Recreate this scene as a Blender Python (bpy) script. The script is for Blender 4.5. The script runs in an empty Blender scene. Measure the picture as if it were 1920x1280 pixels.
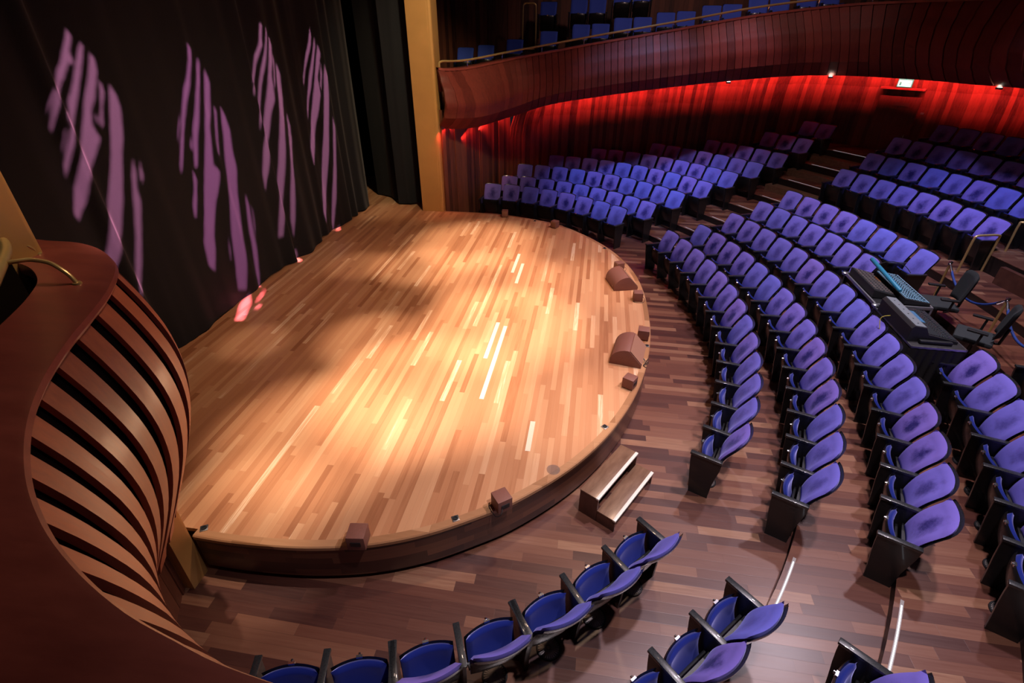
import bpy, bmesh, math, random
from mathutils import Vector, Matrix
from mathutils.geometry import delaunay_2d_cdt
random.seed(7)
PI = math.pi
sc = bpy.context.scene
COL = sc.collection

# ---------------------------------------------------------------- camera
cam_d = bpy.data.cameras.new('camera'); cam = bpy.data.objects.new('camera', cam_d); COL.objects.link(cam)
F_PX, PITCH, ROLL, YAW, CAM_Z = 951.479, 0.5636, 0.0060, -0.1540, 4.9612
cy_, sy_, cp_, sp_ = math.cos(YAW), math.sin(YAW), math.cos(PITCH), math.sin(PITCH)
fwd = Vector((sy_*cp_, cy_*cp_, -sp_)); rgt = Vector((cy_, -sy_, 0)); upv = rgt.cross(fwd)
r2 = rgt*math.cos(ROLL) + upv*math.sin(ROLL); u2 = upv*math.cos(ROLL) - rgt*math.sin(ROLL)
mw = Matrix(((r2.x, u2.x, -fwd.x, 0), (r2.y, u2.y, -fwd.y, 0), (r2.z, u2.z, -fwd.z, CAM_Z), (0, 0, 0, 1)))
cam.matrix_world = mw
cam_d.sensor_width = 36; cam_d.lens = F_PX/1920*36; cam_d.clip_start = 0.05; cam_d.clip_end = 100
sc.camera = cam

# ---------------------------------------------------------------- exposure and world
sc.view_settings.view_transform = 'Standard'; sc.view_settings.look = 'None'
sc.view_settings.exposure = 0.0; sc.view_settings.gamma = 1.0; sc.view_settings.use_curve_mapping = False
w = bpy.data.worlds.new('world'); sc.world = w; w.use_nodes = True
w.node_tree.nodes['Background'].inputs[0].default_value = (0.55, 0.5, 0.75, 1)
w.node_tree.nodes['Background'].inputs[1].default_value = 0.012

# ---------------------------------------------------------------- house and stage lights
def aim(o, tgt):
    d = Vector(tgt) - o.location
    o.rotation_euler = d.to_track_quat('-Z', 'Y').to_euler()
def spot(name, loc, tgt, power, col, ang, blend=0.6, size=0.15):
    l = bpy.data.lights.new(name, 'SPOT'); l.energy = power; l.color = col; l.spot_size = math.radians(ang); l.spot_blend = blend; l.shadow_soft_size = size
    o = bpy.data.objects.new(name, l); COL.objects.link(o); o.location = loc; aim(o, tgt); return o
def area(name, loc, tgt, power, col, sx, sy):
    l = bpy.data.lights.new(name, 'AREA'); l.shape = 'RECTANGLE'; l.size = sx; l.size_y = sy; l.energy = power; l.color = col
    o = bpy.data.objects.new(name, l); COL.objects.link(o); o.location = loc; aim(o, tgt); return o
WARM = (1.0, 0.77, 0.60)
# warm stage wash, hung above the stage
STAGE_POOLS = [((-2.1, 5.5), 2300, 22), ((-1.3, 7.4), 2300, 22), ((-2.5, 11.0), 1500, 24), ((-1.8, 9.2), 1300, 22), ((-3.1, 4.4), 1200, 20),
               ((-3.3, 6.6), 800, 14), ((-3.5, 9.6), 800, 16), ((-4.7, 9.4), 330, 12), ((-5.2, 6.2), 260, 9), ((-3.3, 3.1), 600, 14), ((-0.2, 5.4), 500, 16), ((-0.1, 9.3), 500, 20), ((-5.6, 12.8), 160, 12)]
for (x, y), p, g in STAGE_POOLS:
    spot('stage_wash_light', (x*.7-.6, y*.8+1.6, 9.5), (x, y, .55), p*3.1, WARM, g, .9, .06)
spot('stage_fill_light', (1.5, 8.0, 10.0), (-2.8, 7.9, .55), 2100, (1.0, .63, .42), 75, 1.0, .3)
# house lights above the stalls
for p, t, e in (((3.5, 5.5, 9.5), (3.0, 5.0, 0), 2000), ((3.5, 11.0, 9.5), (3.0, 11.0, 0), 1600), ((6.0, 8.0, 9.8), (4.5, 8.0, 0), 1700)):
    spot('house_light', p, t, e, (1.0, .84, .96), 80, .9, .2)
spot('house_light', (2.0, 2.0, 9.0), (1.0, 2.6, 0), 1700, (1.0, .90, .95), 60, .9, .12)
spot('house_light', (0.5, 12.0, 9.5), (1.3, 15.3, .5), 2100, (.30, .48, 1.0), 40, .9, .25)
spot('house_light', (6.5, 9.5, 9.8), (7.2, 11.8, 1.0), 1500, (.32, .48, 1.0), 40, .9, .25)
spot('house_light', (3.0, 11.0, 9.5), (3.3, 17.0, .9), 620, (.85, .62, 1.0), 26, .9, .2)  # small lilac spot added to brighten the upper rows by the far wall
spot('house_light', (6.0, 8.0, 9.5), (8.8, 12.4, 1.6), 620, (.85, .62, 1.0), 28, .9, .2)  # another lilac spot, added to lift the rear block seats
# soft washes on the balcony, the side box and the golden columns
spot('balcony_light', (2.5, 11.0, 9.3), (2.5, 16.0, 4.8), 400, (1.0, .66, .62), 85, 1.0, .3)
spot('balcony_light', (-1.0, 9.0, 8.0), (-2.8, 14.3, 3.4), 110, (1.0, .55, .42), 30, 1.0, .2)
spot('box_fill_light', (-1.3, 4.6, 8.8), (-2.2, 1.6, 3.0), 260, (1.0, .70, .56), 46, 1.0, .2)
spot('box_fill_light', (-2.2, 7.0, .9), (-1.8, 1.4, 2.2), 210, (1.0, .62, .36), 50, 1.0, .5)  # low lamp added to stand in for warm bounce off the stage boards
spot('proscenium_light', (-1.5, 8.5, 8.5), (-4.1, 13.1, 4.0), 1400, (1.0, .8, .5), 45, 1.0, .2)
spot('proscenium_light', (-1.5, 5.5, 8.5), (-3.9, 2.6, 4.6), 500, (1.0, .8, .5), 30, 1.0, .2)

# ---------------------------------------------------------------- helpers
def tag(o, label=None, cat=None, group=None, kind=None):
    if label: o['label'] = label
    if cat: o['category'] = cat
    if group: o['group'] = group
    if kind: o['kind'] = kind
    return o
def empty(name, loc=(0, 0, 0), rz=0):
    o = bpy.data.objects.new(name, None); COL.objects.link(o); o.location = loc; o.rotation_euler = (0, 0, rz); o.empty_display_size = .1
    return o
class MB:
    def __init__(s): s.v = []; s.f = []
    def add(s, vs, fs):
        n = len(s.v); s.v += [tuple(q) for q in vs]; s.f += [tuple(i+n for i in f) for f in fs]; return s
    def box(s, c, d, rz=0, M=None):
        x, y, z = d[0]/2, d[1]/2, d[2]/2
        vs = [(-x,-y,-z),(x,-y,-z),(x,y,-z),(-x,y,-z),(-x,-y,z),(x,-y,z),(x,y,z),(-x,y,z)]
        R = Matrix.Rotation(rz, 3, 'Z') if M is None else M
        vs = [R @ Vector(q) + Vector(c) for q in vs]
        return s.add(vs, [(0,3,2,1),(4,5,6,7),(0,1,5,4),(1,2,6,5),(2,3,7,6),(3,0,4,7)])
    def prism(s, poly, a, b, axis='x'):   # poly is in the two other axes, extruded from a to b
        n = len(poly)
        def P(p, t): return {'x': (t, p[0], p[1]), 'y': (p[0], t, p[1]), 'z': (p[0], p[1], t)}[axis]
        vs = [P(p, a) for p in poly] + [P(p, b) for p in poly]
        fs = [tuple(range(n-1, -1, -1)), tuple(range(n, 2*n))] + [(i, (i+1) % n, n+(i+1) % n, n+i) for i in range(n)]
        return s.add(vs, fs)
    def grid(s, rows, closed=False):
        m = len(rows[0]); vs = [q for r in rows for q in r]; fs = []
        for i in range(len(rows)-1):
            for j in range(m-1 if not closed else m):
                k = (j+1) % m; fs.append((i*m+j, i*m+k, (i+1)*m+k, (i+1)*m+j))
        return s.add(vs, fs)
    def tube(s, pts, r, n=8, cap=True):
        P = [Vector(p) for p in pts]; rows = []; up = Vector((0, 0, 1)); prev = None
        for i, p in enumerate(P):
            t = (P[min(i+1, len(P)-1)] - P[max(i-1, 0)]).normalized()
            if prev is None:
                a = t.cross(up)
                if a.length < 1e-3: a = t.cross(Vector((1, 0, 0)))
                a.normalize()
            else: a = (prev - t*prev.dot(t)).normalized()
            prev = a; b = t.cross(a)
            rr = r[i] if isinstance(r, (list, tuple)) else r
            rows.append([p + a*math.cos(2*PI*k/n)*rr + b*math.sin(2*PI*k/n)*rr for k in range(n)])
        base = len(s.v); s.grid(rows, True)
        if cap:
            s.f.append(tuple(base+k for k in range(n))[::-1]); s.f.append(tuple(base+(len(rows)-1)*n+k for k in range(n)))
        return s
    def lathe(s, prof, c=(0, 0, 0), n=24):
        rows = [[(c[0]+r*math.cos(2*PI*k/n), c[1]+r*math.sin(2*PI*k/n), c[2]+z) for k in range(n)] for r, z in prof]
        return s.grid(rows, True)
    def build(s, name, mat=None, parent=None, smooth=True, ang=35, bevel=0, solid=0, kind=None):
        m = bpy.data.meshes.new(name); m.from_pydata(s.v, [], s.f); m.update()
        bm = bmesh.new(); bm.from_mesh(m)
        if bevel:
            es = [e for e in bm.edges if len(e.link_faces) == 2 and e.calc_face_angle(0) > math.radians(40)]
            bmesh.ops.bevel(bm, geom=es, offset=bevel, segments=2, profile=.6, affect='EDGES', clamp_overlap=True)
        bmesh.ops.recalc_face_normals(bm, faces=bm.faces); bm.to_mesh(m); bm.free()
        if smooth:
            m.polygons.foreach_set('use_smooth', [True]*len(m.polygons)); m.set_sharp_from_angle(angle=math.radians(ang))
        if mat: m.materials.append(mat)
        o = bpy.data.objects.new(name, m); COL.objects.link(o)
        if parent: o.parent = parent
        if solid:
            md = o.modifiers.new('solid', 'SOLIDIFY'); md.thickness = solid; md.offset = -1
        if kind: o['kind'] = kind
        return o
def smooth_path(pts, n=8):
    P = [Vector(p) for p in pts]; out = []
    for i in range(len(P)-1):
        a = P[max(i-1, 0)]; b = P[i]; c = P[i+1]; d = P[min(i+2, len(P)-1)]
        for k in range(n):
            t = k/n
            out.append(.5*((2*b) + (c-a)*t + (2*a-5*b+4*c-d)*t*t + (3*b-a-3*c+d)*t**3))
    out.append(P[-1]); return out
def resample(P, step):
    L = [0]
    for a, b in zip(P[:-1], P[1:]): L.append(L[-1] + (b-a).length)
    n = max(2, round(L[-1]/step)); out = []; j = 0
    for k in range(n+1):
        t = L[-1]*k/n
        while j < len(P)-2 and L[j+1] < t: j += 1
        u = (t-L[j])/max(1e-9, L[j+1]-L[j]); out.append(P[j].lerp(P[j+1], min(1, max(0, u))))
    return out

# ---------------------------------------------------------------- materials
class NT:
    def __init__(s, name):
        s.m = bpy.data.materials.new(name); s.m.use_nodes = True; s.t = s.m.node_tree; s.b = s.t.nodes['Principled BSDF']
    def n(s, typ, **kw):
        x = s.t.nodes.new(typ)
        for k, v in kw.items(): setattr(x, k, v)
        return x
    def l(s, a, b): s.t.links.new(a, b)
    def math(s, op, a, b=None, c=None):
        x = s.n('ShaderNodeMath', operation=op)
        for i, q in enumerate((a, b, c)):
            if q is None: continue
            if isinstance(q, (int, float)): x.inputs[i].default_value = q
            else: s.l(q, x.inputs[i])
        return x.outputs[0]
    def comb(s, x, y, z=0):
        c = s.n('ShaderNodeCombineXYZ')
        for i, q in enumerate((x, y, z)):
            if isinstance(q, (int, float)): c.inputs[i].default_value = q
            else: s.l(q, c.inputs[i])
        return c.outputs[0]
    def ramp(s, fac, stops):
        r = s.n('ShaderNodeValToRGB'); e = r.color_ramp.elements
        while len(e) < len(stops): e.new(.5)
        for el, (p, c) in zip(e, stops): el.position = p; el.color = (*c, 1)
        s.l(fac, r.inputs[0]); return r.outputs[0]
    def mix(s, fac, a, b, typ='MIX'):
        x = s.n('ShaderNodeMix', data_type='RGBA', blend_type=typ)
        for i, q in ((0, fac), (6, a), (7, b)):
            if isinstance(q, (int, float)): x.inputs[i].default_value = q
            elif isinstance(q, tuple): x.inputs[i].default_value = (*q, 1)
            else: s.l(q, x.inputs[i])
        return x.outputs[2]
    def noise(s, vec, scale, detail=3, rough=.5):
        x = s.n('ShaderNodeTexNoise'); x.inputs['Scale'].default_value = scale; x.inputs['Detail'].default_value = detail; x.inputs['Roughness'].default_value = rough
        if vec is not None: s.l(vec, x.inputs['Vector'])
        return x.outputs[0]
    def bump(s, h, strength=.2, dist=.01):
        x = s.n('ShaderNodeBump'); x.inputs['Strength'].default_value = strength; x.inputs['Distance'].default_value = dist
        s.l(h, x.inputs['Height']); s.l(x.outputs[0], s.b.inputs['Normal'])
def simple(name, col, rough=.5, metal=0, coat=0, spec=.5, noise=0, nscale=20, emit=None, es=0):
    t = NT(name); t.b.inputs['Roughness'].default_value = rough; t.b.inputs['Metallic'].default_value = metal
    t.b.inputs['Coat Weight'].default_value = coat; t.b.inputs['Specular IOR Level'].default_value = spec
    t.b.inputs['Base Color'].default_value = (*col, 1)
    if noise:
        tc = t.n('ShaderNodeTexCoord'); f = t.noise(tc.outputs['Object'], nscale)
        c = t.mix(f, tuple(x*(1-noise) for x in col), tuple(min(1, x*(1+noise)) for x in col)); t.l(c, t.b.inputs['Base Color'])
        r = t.math('MULTIPLY_ADD', f, .2, rough-.1); t.l(r, t.b.inputs['Roughness'])
    if emit: t.b.inputs['Emission Color'].default_value = (*emit, 1); t.b.inputs['Emission Strength'].default_value = es
    return t.m
def planks(name, along, w, ln, stops, rough, coat=0.0, joint=.5, grain=1.0, jw=.012, spec=.5, vertical=None):
    t = NT(name); tc = t.n('ShaderNodeTexCoord'); sp = t.n('ShaderNodeSeparateXYZ'); t.l(tc.outputs['Object'], sp.inputs[0])
    ax = {'x': 0, 'y': 1, 'z': 2}; u = sp.outputs[ax[along[0]]]; v = sp.outputs[ax[along[1]]]
    rv = t.math('DIVIDE', v, w); row = t.math('FLOOR', rv)
    wn = t.n('ShaderNodeTexWhiteNoise', noise_dimensions='1D'); t.l(row, wn.inputs['W'])
    ru = t.math('ADD', t.math('DIVIDE', u, ln), t.math('MULTIPLY', wn.outputs[0], 37.3)); 
    # uneven board lengths
    wv = t.math('MULTIPLY', t.math('SINE', t.math('MULTIPLY', ru, 2.1)), .35); ru = t.math('ADD', ru, wv)
    col_ = t.math('FLOOR', ru)
    w2 = t.n('ShaderNodeTexWhiteNoise', noise_dimensions='2D'); t.l(t.comb(row, col_), w2.inputs['Vector'])
    val = w2.outputs[0]
    g = t.noise(t.comb(t.math('MULTIPLY', u, 2.0), t.math('MULTIPLY', v, 45.0), t.math('MULTIPLY', val, 50)), 1.0, 4, .6)
    f = t.math('ADD', val, t.math('MULTIPLY', t.math('SUBTRACT', g, .5), .35*grain))
    c = t.ramp(f, stops)
    fv = t.math('FRACT', rv); fu = t.math('FRACT', ru)
    ev = t.math('MINIMUM', fv, t.math('SUBTRACT', 1.0, fv)); eu = t.math('MINIMUM', fu, t.math('SUBTRACT', 1.0, fu))
    j = t.math('MINIMUM', t.math('DIVIDE', ev, jw), t.math('DIVIDE', eu, jw*w/ln)); j = t.math('MINIMUM', j, 1.0)
    c = t.mix(t.math('MULTIPLY', t.math('SUBTRACT', 1.0, j), joint), c, tuple(x*.35 for x in stops[0][1]))
    t.l(c, t.b.inputs['Base Color'])
    t.l(t.math('MULTIPLY_ADD', g, .18, rough-.09), t.b.inputs['Roughness'])
    t.b.inputs['Coat Weight'].default_value = coat; t.b.inputs['Coat Roughness'].default_value = .25; t.b.inputs['Specular IOR Level'].default_value = spec
    t.bump(t.math('ADD', t.math('MULTIPLY', j, .6), t.math('MULTIPLY', g, .2)), .15, .004)
    return t.m
M = {}
M['stage'] = planks('stage_boards', 'yx', .074, 1.55, [(0, (.37, .150, .066)), (.15, (.48, .215, .100)), (.5, (.55, .265, .130)), (.85, (.60, .315, .16)), (.97, (.66, .38, .21)), (1, (.78, .54, .35))], .38, .15, .35, 1.0, .02)
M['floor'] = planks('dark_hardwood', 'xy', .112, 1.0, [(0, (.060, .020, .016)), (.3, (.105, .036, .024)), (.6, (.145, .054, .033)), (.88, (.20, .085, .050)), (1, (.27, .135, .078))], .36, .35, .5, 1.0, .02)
M['fascia'] = planks('dark_fascia_boards', 'xz', .09, .7, [(0, (.04, .013, .009)), (.5, (.085, .028, .017)), (1, (.16, .06, .032))], .38, .25, .4)
M['trim'] = planks('stage_edge_board', 'xy', .4, 1.1, [(0, (.30, .14, .06)), (.5, (.42, .21, .10)), (1, (.52, .28, .14))], .35, .2, .3)
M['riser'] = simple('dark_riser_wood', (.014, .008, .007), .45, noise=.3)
def wood(name, a, b, rough=.4, coat=.3, sc_=(1, 1, .12), scale=22, spec=.5, island=True):
    t = NT(name); tc = t.n('ShaderNodeTexCoord'); mp = t.n('ShaderNodeMapping'); mp.inputs['Scale'].default_value = sc_
    t.l(tc.outputs['Object'], mp.inputs[0]); g = t.noise(mp.outputs[0], scale, 5, .65)
    ge = t.n('ShaderNodeNewGeometry')
    f = t.math('ADD', t.math('MULTIPLY', g, .55 if island else 1.0), t.math('MULTIPLY', ge.outputs['Random Per Island'], .5)) if island else g
    c = t.ramp(f, [(.2, a), (.8, b)]); t.l(c, t.b.inputs['Base Color'])
    t.l(t.math('MULTIPLY_ADD', g, .25, rough-.12), t.b.inputs['Roughness']); t.b.inputs['Coat Weight'].default_value = coat; t.b.inputs['Coat Roughness'].default_value = .2
    t.b.inputs['Specular IOR Level'].default_value = spec
    t.bump(g, .08, .004); return t.m
M['wall'] = wood('dark_red_wall_slats', (.035, .011, .009), (.26, .085, .045), .55, .0)
M['bal'] = wood('balcony_red_wood', (.10, .016, .012), (.24, .042, .029), .55, .0, spec=.3)
M['cap'] = wood('mahogany_cap', (.20, .040, .030), (.38, .085, .056), .42, .35, (.25, 1, 1), 9, island=False)
M['slat'] = wood('curved_box_slats', (.25, .060, .030), (.56, .165, .070), .5, .08, (3, 3, .25), 9)
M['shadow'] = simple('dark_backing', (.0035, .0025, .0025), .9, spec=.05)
M['brass'] = simple('brass', (.72, .50, .20), .32, .55, noise=.12, nscale=9)
M['brass_paint'] = simple('gold_paint', (.58, .31, .10), .5, .15, noise=.12, nscale=3)
M['black'] = simple('black_seat_panel', (.010, .010, .011), .38, 0, .25, noise=.3, nscale=40)
M['arm'] = simple('black_armrest', (.020, .022, .024), .30, 0, .5, noise=.5, nscale=90)
M['chrome'] = simple('chrome', (.75, .76, .8), .2, 1.0)
M['fin'] = simple('dark_steel', (.30, .27, .25), .45, .5)
M['channel'] = simple('strip_channel', (.33, .30, .29), .45)
M['paleboard'] = simple('pale_board', (.82, .66, .50), .35, noise=.06, nscale=30)
M['steel'] = simple('worn_steel', (.45, .45, .46), .35, 1.0, noise=.2)
M['spk'] = simple('brown_speaker_paint', (.22, .085, .06), .55, noise=.15, nscale=60)
M['grille'] = simple('brown_speaker_grille', (.33, .16, .10), .65, noise=.25, nscale=160)
M['plastic'] = simple('black_plastic', (.012, .013, .015), .45)
M['case'] = simple('flight_case_black', (.02, .02, .022), .5, noise=.3, nscale=50)
M['alu'] = simple('aluminium_edge', (.62, .66, .70), .35, .9)
M['cloth'] = simple('charcoal_table_cloth', (.016, .015, .016), .9)
M['office'] = simple('charcoal_office_fabric', (.018, .024, .028), .9, noise=.3, nscale=120)
M['rope'] = simple('blue_rope_velvet', (.012, .05, .28), .7)
M['hose'] = simple('cable_black', (.01, .01, .01), .5)
M['yellow'] = simple('yellow_cable', (.6, .5, .08), .5)
M['white'] = simple('white_label', (.7, .7, .68), .5)
M['led'] = simple('led_strip', (.8, .85, .9), .3, emit=(.85, .93, 1.0), es=1.5)
M['led2'] = simple('dim_led_strip', (.6, .6, .65), .3, emit=(.9, .85, .9), es=.35)
M['lampglow'] = simple('downlight_glow', (.9, .9, .85), .3, emit=(1.0, .95, .82), es=14)
M['green'] = simple('green_exit_case', (.01, .16, .12), .4, emit=(.05, .8, .6), es=.5)
M['exit'] = simple('exit_sign_face', (.6, .9, .85), .4, emit=(.62, 1.0, .92), es=1.6)
M['nosing'] = simple('light_step_nosing', (.85, .80, .70), .3, coat=.4)
M['steptread'] = wood('step_tread', (.12, .060, .036), (.25, .14, .085), .35, .4, (1, .2, 1), 20, island=False)
M['stepbody'] = wood('step_body', (.06, .020, .014), (.13, .048, .030), .4, .3, (1, .3, .3), 20, island=False)
M['glass'] = simple('clear_disc', (.8, .75, .7), .1, 0, 0)
M['glass'].node_tree.nodes['Principled BSDF'].inputs['Transmission Weight'].default_value = .9
def curtain_mat():
    t = NT('black_stage_curtain'); t.b.inputs['Base Color'].default_value = (.012, .013, .016, 1); t.b.inputs['Roughness'].default_value = .85
    t.b.inputs['Sheen Weight'].default_value = .15; t.b.inputs['Sheen Roughness'].default_value = .4; t.b.inputs['Specular IOR Level'].default_value = .15
    tc = t.n('ShaderNodeTexCoord'); g = t.noise(tc.outputs['Object'], 180, 2)
    c = t.mix(g, (.010, .011, .014), (.022, .023, .027)); t.l(c, t.b.inputs['Base Color']); return t.m
M['curtain'] = curtain_mat()
def velvet(name, dark_centre):
    t = NT(name); tc = t.n('ShaderNodeTexCoord'); oi = t.n('ShaderNodeObjectInfo'); R = oi.outputs['Random']
    base = (.013, .028, .24) if not dark_centre else t.mix(R, (.175, .180, .74), (.265, .180, .67))
    if dark_centre:  # mottled dark patch in the middle of the back, fading outwards
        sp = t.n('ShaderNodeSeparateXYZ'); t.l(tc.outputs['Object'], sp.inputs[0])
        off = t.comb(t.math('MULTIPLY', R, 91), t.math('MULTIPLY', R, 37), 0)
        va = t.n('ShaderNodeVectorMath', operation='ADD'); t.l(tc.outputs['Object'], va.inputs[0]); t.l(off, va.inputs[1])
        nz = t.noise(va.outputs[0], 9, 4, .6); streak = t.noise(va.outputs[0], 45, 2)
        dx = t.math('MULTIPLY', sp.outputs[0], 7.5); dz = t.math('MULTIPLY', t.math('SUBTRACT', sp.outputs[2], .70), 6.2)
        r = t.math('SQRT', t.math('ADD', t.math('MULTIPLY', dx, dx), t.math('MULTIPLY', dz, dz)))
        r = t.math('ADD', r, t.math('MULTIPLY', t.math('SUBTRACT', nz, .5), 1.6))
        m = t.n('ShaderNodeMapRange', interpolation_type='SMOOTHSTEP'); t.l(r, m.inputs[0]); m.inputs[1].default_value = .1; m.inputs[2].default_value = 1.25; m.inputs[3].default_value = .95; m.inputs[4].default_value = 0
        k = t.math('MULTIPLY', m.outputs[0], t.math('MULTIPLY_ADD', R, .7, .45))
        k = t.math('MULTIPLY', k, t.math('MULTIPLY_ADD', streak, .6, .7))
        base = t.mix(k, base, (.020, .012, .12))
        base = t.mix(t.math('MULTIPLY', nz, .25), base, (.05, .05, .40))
    if dark_centre: t.l(base, t.b.inputs['Base Color'])
    else: t.b.inputs['Base Color'].default_value = (*base, 1)
    t.b.inputs['Roughness'].default_value = .75; t.b.inputs['Specular IOR Level'].default_value = .2
    t.b.inputs['Sheen Weight'].default_value = .22 if dark_centre else .5; t.b.inputs['Sheen Roughness'].default_value = .35; t.b.inputs['Sheen Tint'].default_value = (.5, .5, 1, 1)
    return t.m
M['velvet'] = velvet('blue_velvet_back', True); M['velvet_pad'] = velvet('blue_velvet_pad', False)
t_ = NT('balcony_blue_fabric'); t_.b.inputs['Base Color'].default_value = (.06, .12, .70, 1); t_.b.inputs['Roughness'].default_value = .8; M['velvet_b'] = t_.m

XC, YC = -5.293, 7.961
def polar(R, deg, z=0): a = math.radians(deg); return Vector((XC+R*math.cos(a), YC+R*math.sin(a), z))

# ---------------------------------------------------------------- floor with its curved tiers
RING_Z = [0, .15, .30, .45, .64, .79, 1.13, 1.47, 1.79]
RING_R = [0, 8.78, 9.69, 10.62, 11.55, 12.45, 13.4, 14.25, 15.05, 19.5]
def rr(k, deg):
    a = abs(deg); R = RING_R[k]
    if 1 <= k <= 4: R -= .65*min(1, max(0, (a-52)/17))
    if k == 5: R -= .35*min(1, max(0, (a-44)/12))
    return R
def build_floor():
    b = MB()
    b.add([(-10, -4, 0), (4.2, -4, 0), (4.2, 20, 0), (-10, 20, 0)], [(0, 1, 2, 3)])
    for k in range(1, 9):
        tmax = 80 if k < 4 else math.degrees(math.asin(min(1, 10.5/RING_R[k])))
        rows = []; n = 90
        for i in range(n+1):
            d = -tmax + 2*tmax*i/n; r0 = rr(k, d); r1 = rr(k+1, d) + .02
            rows.append([polar(r0, d, RING_Z[k-1]-.02), polar(r0, d, RING_Z[k]), polar(r1, d, RING_Z[k]), polar(r1, d, 0)])
        b.grid(rows)
    return b.build('floor', M['floor'], smooth=False, kind='structure')
build_floor()
# riser faces and border boards along the tiers
b = MB(); bb = MB()
for k in range(1, 9):
    tmax = 75 if k < 4 else math.degrees(math.asin(min(1, 10.2/RING_R[k])))
    n = 90; rows = []; rows2 = []
    for i in range(n+1):
        d = -tmax + 2*tmax*i/n; r = rr(k, d)
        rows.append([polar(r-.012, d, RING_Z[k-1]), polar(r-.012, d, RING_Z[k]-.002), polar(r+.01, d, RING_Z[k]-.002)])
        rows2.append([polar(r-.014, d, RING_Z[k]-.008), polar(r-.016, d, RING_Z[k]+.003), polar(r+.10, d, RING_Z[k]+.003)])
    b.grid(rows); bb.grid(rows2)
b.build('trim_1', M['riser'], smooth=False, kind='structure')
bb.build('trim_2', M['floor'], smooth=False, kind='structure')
# half-height steps in the aisle on the far side of the centre block and in its mirror image
for sgn, nm in ((1, 'far'), (-1, 'near')):
    for k in (6, 7, 8):
        b = MB(); r = RING_R[k]; z0, z1 = RING_Z[k-1], (RING_Z[k-1]+RING_Z[k])/2
        rows = []
        for i in range(9):
            d = sgn*(30.6 + 7.4*i/8); rows.append([polar(r-.34, d, z0), polar(r-.34, d, z1), polar(r+.02, d, z1), polar(r+.02, d, z0)])
        b.grid(rows, False); o = b.build('aisle_step', M['steptread'], smooth=False)
        tag(o, 'dark wood half step in the %s aisle, %s going up to the back' % (nm, {6: 'lowest', 7: 'middle', 8: 'topmost'}[k]), 'step', 'half steps in the %s aisle' % nm)
# light strips set in the step edges of the two aisles
ORD = ['', 'first', 'second', 'third', 'fourth', 'fifth', 'sixth', 'seventh', 'eighth', 'ninth', 'tenth', 'eleventh', 'twelfth', 'thirteenth', 'fourteenth', 'fifteenth', 'sixteenth', 'seventeenth']
for sgn, nm in ((1, 'far'), (-1, 'near')):
    for k in range(1, 9):
        r = rr(k, 33)+.045; z = RING_Z[k]; n = 8
        e = empty('step_light_strip', polar(r, sgn*33, z))
        for part, w_, z_, m_, d0, d1 in (('channel', .030 if sgn < 0 else .012, .006, M['channel'], 28.4, 34.6 if sgn < 0 else 36.6), ('lens', .010 if sgn < 0 else .007, .010, M['led'] if sgn < 0 else M['led2'], 28.8, 34.2 if sgn < 0 else 36.2)):
            rows = []
            if k >= 5: d0 += 2.6
            for i in range(n+1):
                d = sgn*(d0 + (d1-d0)*i/n)
                q = [polar(r-w_/2, d, z+.001), polar(r-w_/2, d, z+z_), polar(r+w_/2, d, z+z_), polar(r+w_/2, d, z+.001)]
                rows.append([v - e.location for v in q])
            mb = MB(); mb.grid(rows, True); mb.build(part, m_, e, smooth=False)
        tag(e, 'thin white light strip in the step edge of the %s aisle, %s from the stage' % (nm, ORD[k]), 'step light', 'light strips in the %s aisle' % nm)

# ---------------------------------------------------------------- stage
EDGE = [(-3.68,2.75),(-3.28,2.745),(-2.78,2.775),(-2.35,2.83),(-1.846,2.953),(-1.358,3.158),(-.9,3.44),(-.562,3.687),(-.134,4.104),(.216,4.54),(.538,5.08),(.84,5.80),(1.053,6.633),(1.17,7.6),(1.17,8.75),(1.05,9.78),(.77,10.66),(.357,11.42),(-.235,12.14),(-.95,12.72),(-2.214,13.15),(-3.0,13.2),(-3.92,13.19)]
SZ = .55
edge = resample(smooth_path([(x, y, SZ) for x, y in EDGE], 8), .12)
def path_normals(P):
    out = []
    for i in range(len(P)):
        t = (P[min(i+1, len(P)-1)] - P[max(i-1, 0)]); t.z = 0; t.normalize(); out.append(Vector((t.y, -t.x, 0)))
    return out
en = path_normals(edge)   # points away from the stage
stage = empty('stage', (-3.0, 7.96, 0))
def loc(b, e):
    b.v = [(x-e.location.x, y-e.location.y, z-e.location.z) for x, y, z in b.v]; return b
b = MB(); poly = [(-8.8, 2.75), ] + [((p - n*.075).x, (p - n*.075).y) for p, n in zip(edge, en)] + [(-3.92, 13.6), (-3.92, 16.3), (-8.8, 16.3)]
n_ = len(poly); b.add([(x, y, SZ) for x, y in poly] + [(x, y, SZ-.05) for x, y in poly], [tuple(range(n_)), tuple(range(2*n_-1, n_-1, -1))] + [(i, n_+i, n_+(i+1) % n_, (i+1) % n_) for i in range(n_)])
o = loc(b, stage).build('deck', M['stage'], stage, smooth=False)
b = MB(); b.grid([[p - n*.078 + Vector((0, 0, .001)), p + Vector((0, 0, .001)), p + n*.012 + Vector((0, 0, -.012)), p + n*.012 + Vector((0, 0, -.05)), p - n*.03 + Vector((0, 0, -.05))] for p, n in zip(edge, en)])
loc(b, stage).build('edge_trim', M['trim'], stage)
b = MB(); b.grid([[p + Vector((0, 0, -.05)), Vector((p.x, p.y, .07))] for p in edge]); loc(b, stage).build('fascia', M['fascia'], stage)
b = MB(); b.grid([[Vector((p.x, p.y, .07)), (p-n*.07).xy.to_3d() + Vector((0, 0, .07)), (p-n*.07).xy.to_3d()] for p, n in zip(edge, en)]); loc(b, stage).build('toe_kick', M['shadow'], stage)
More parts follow.
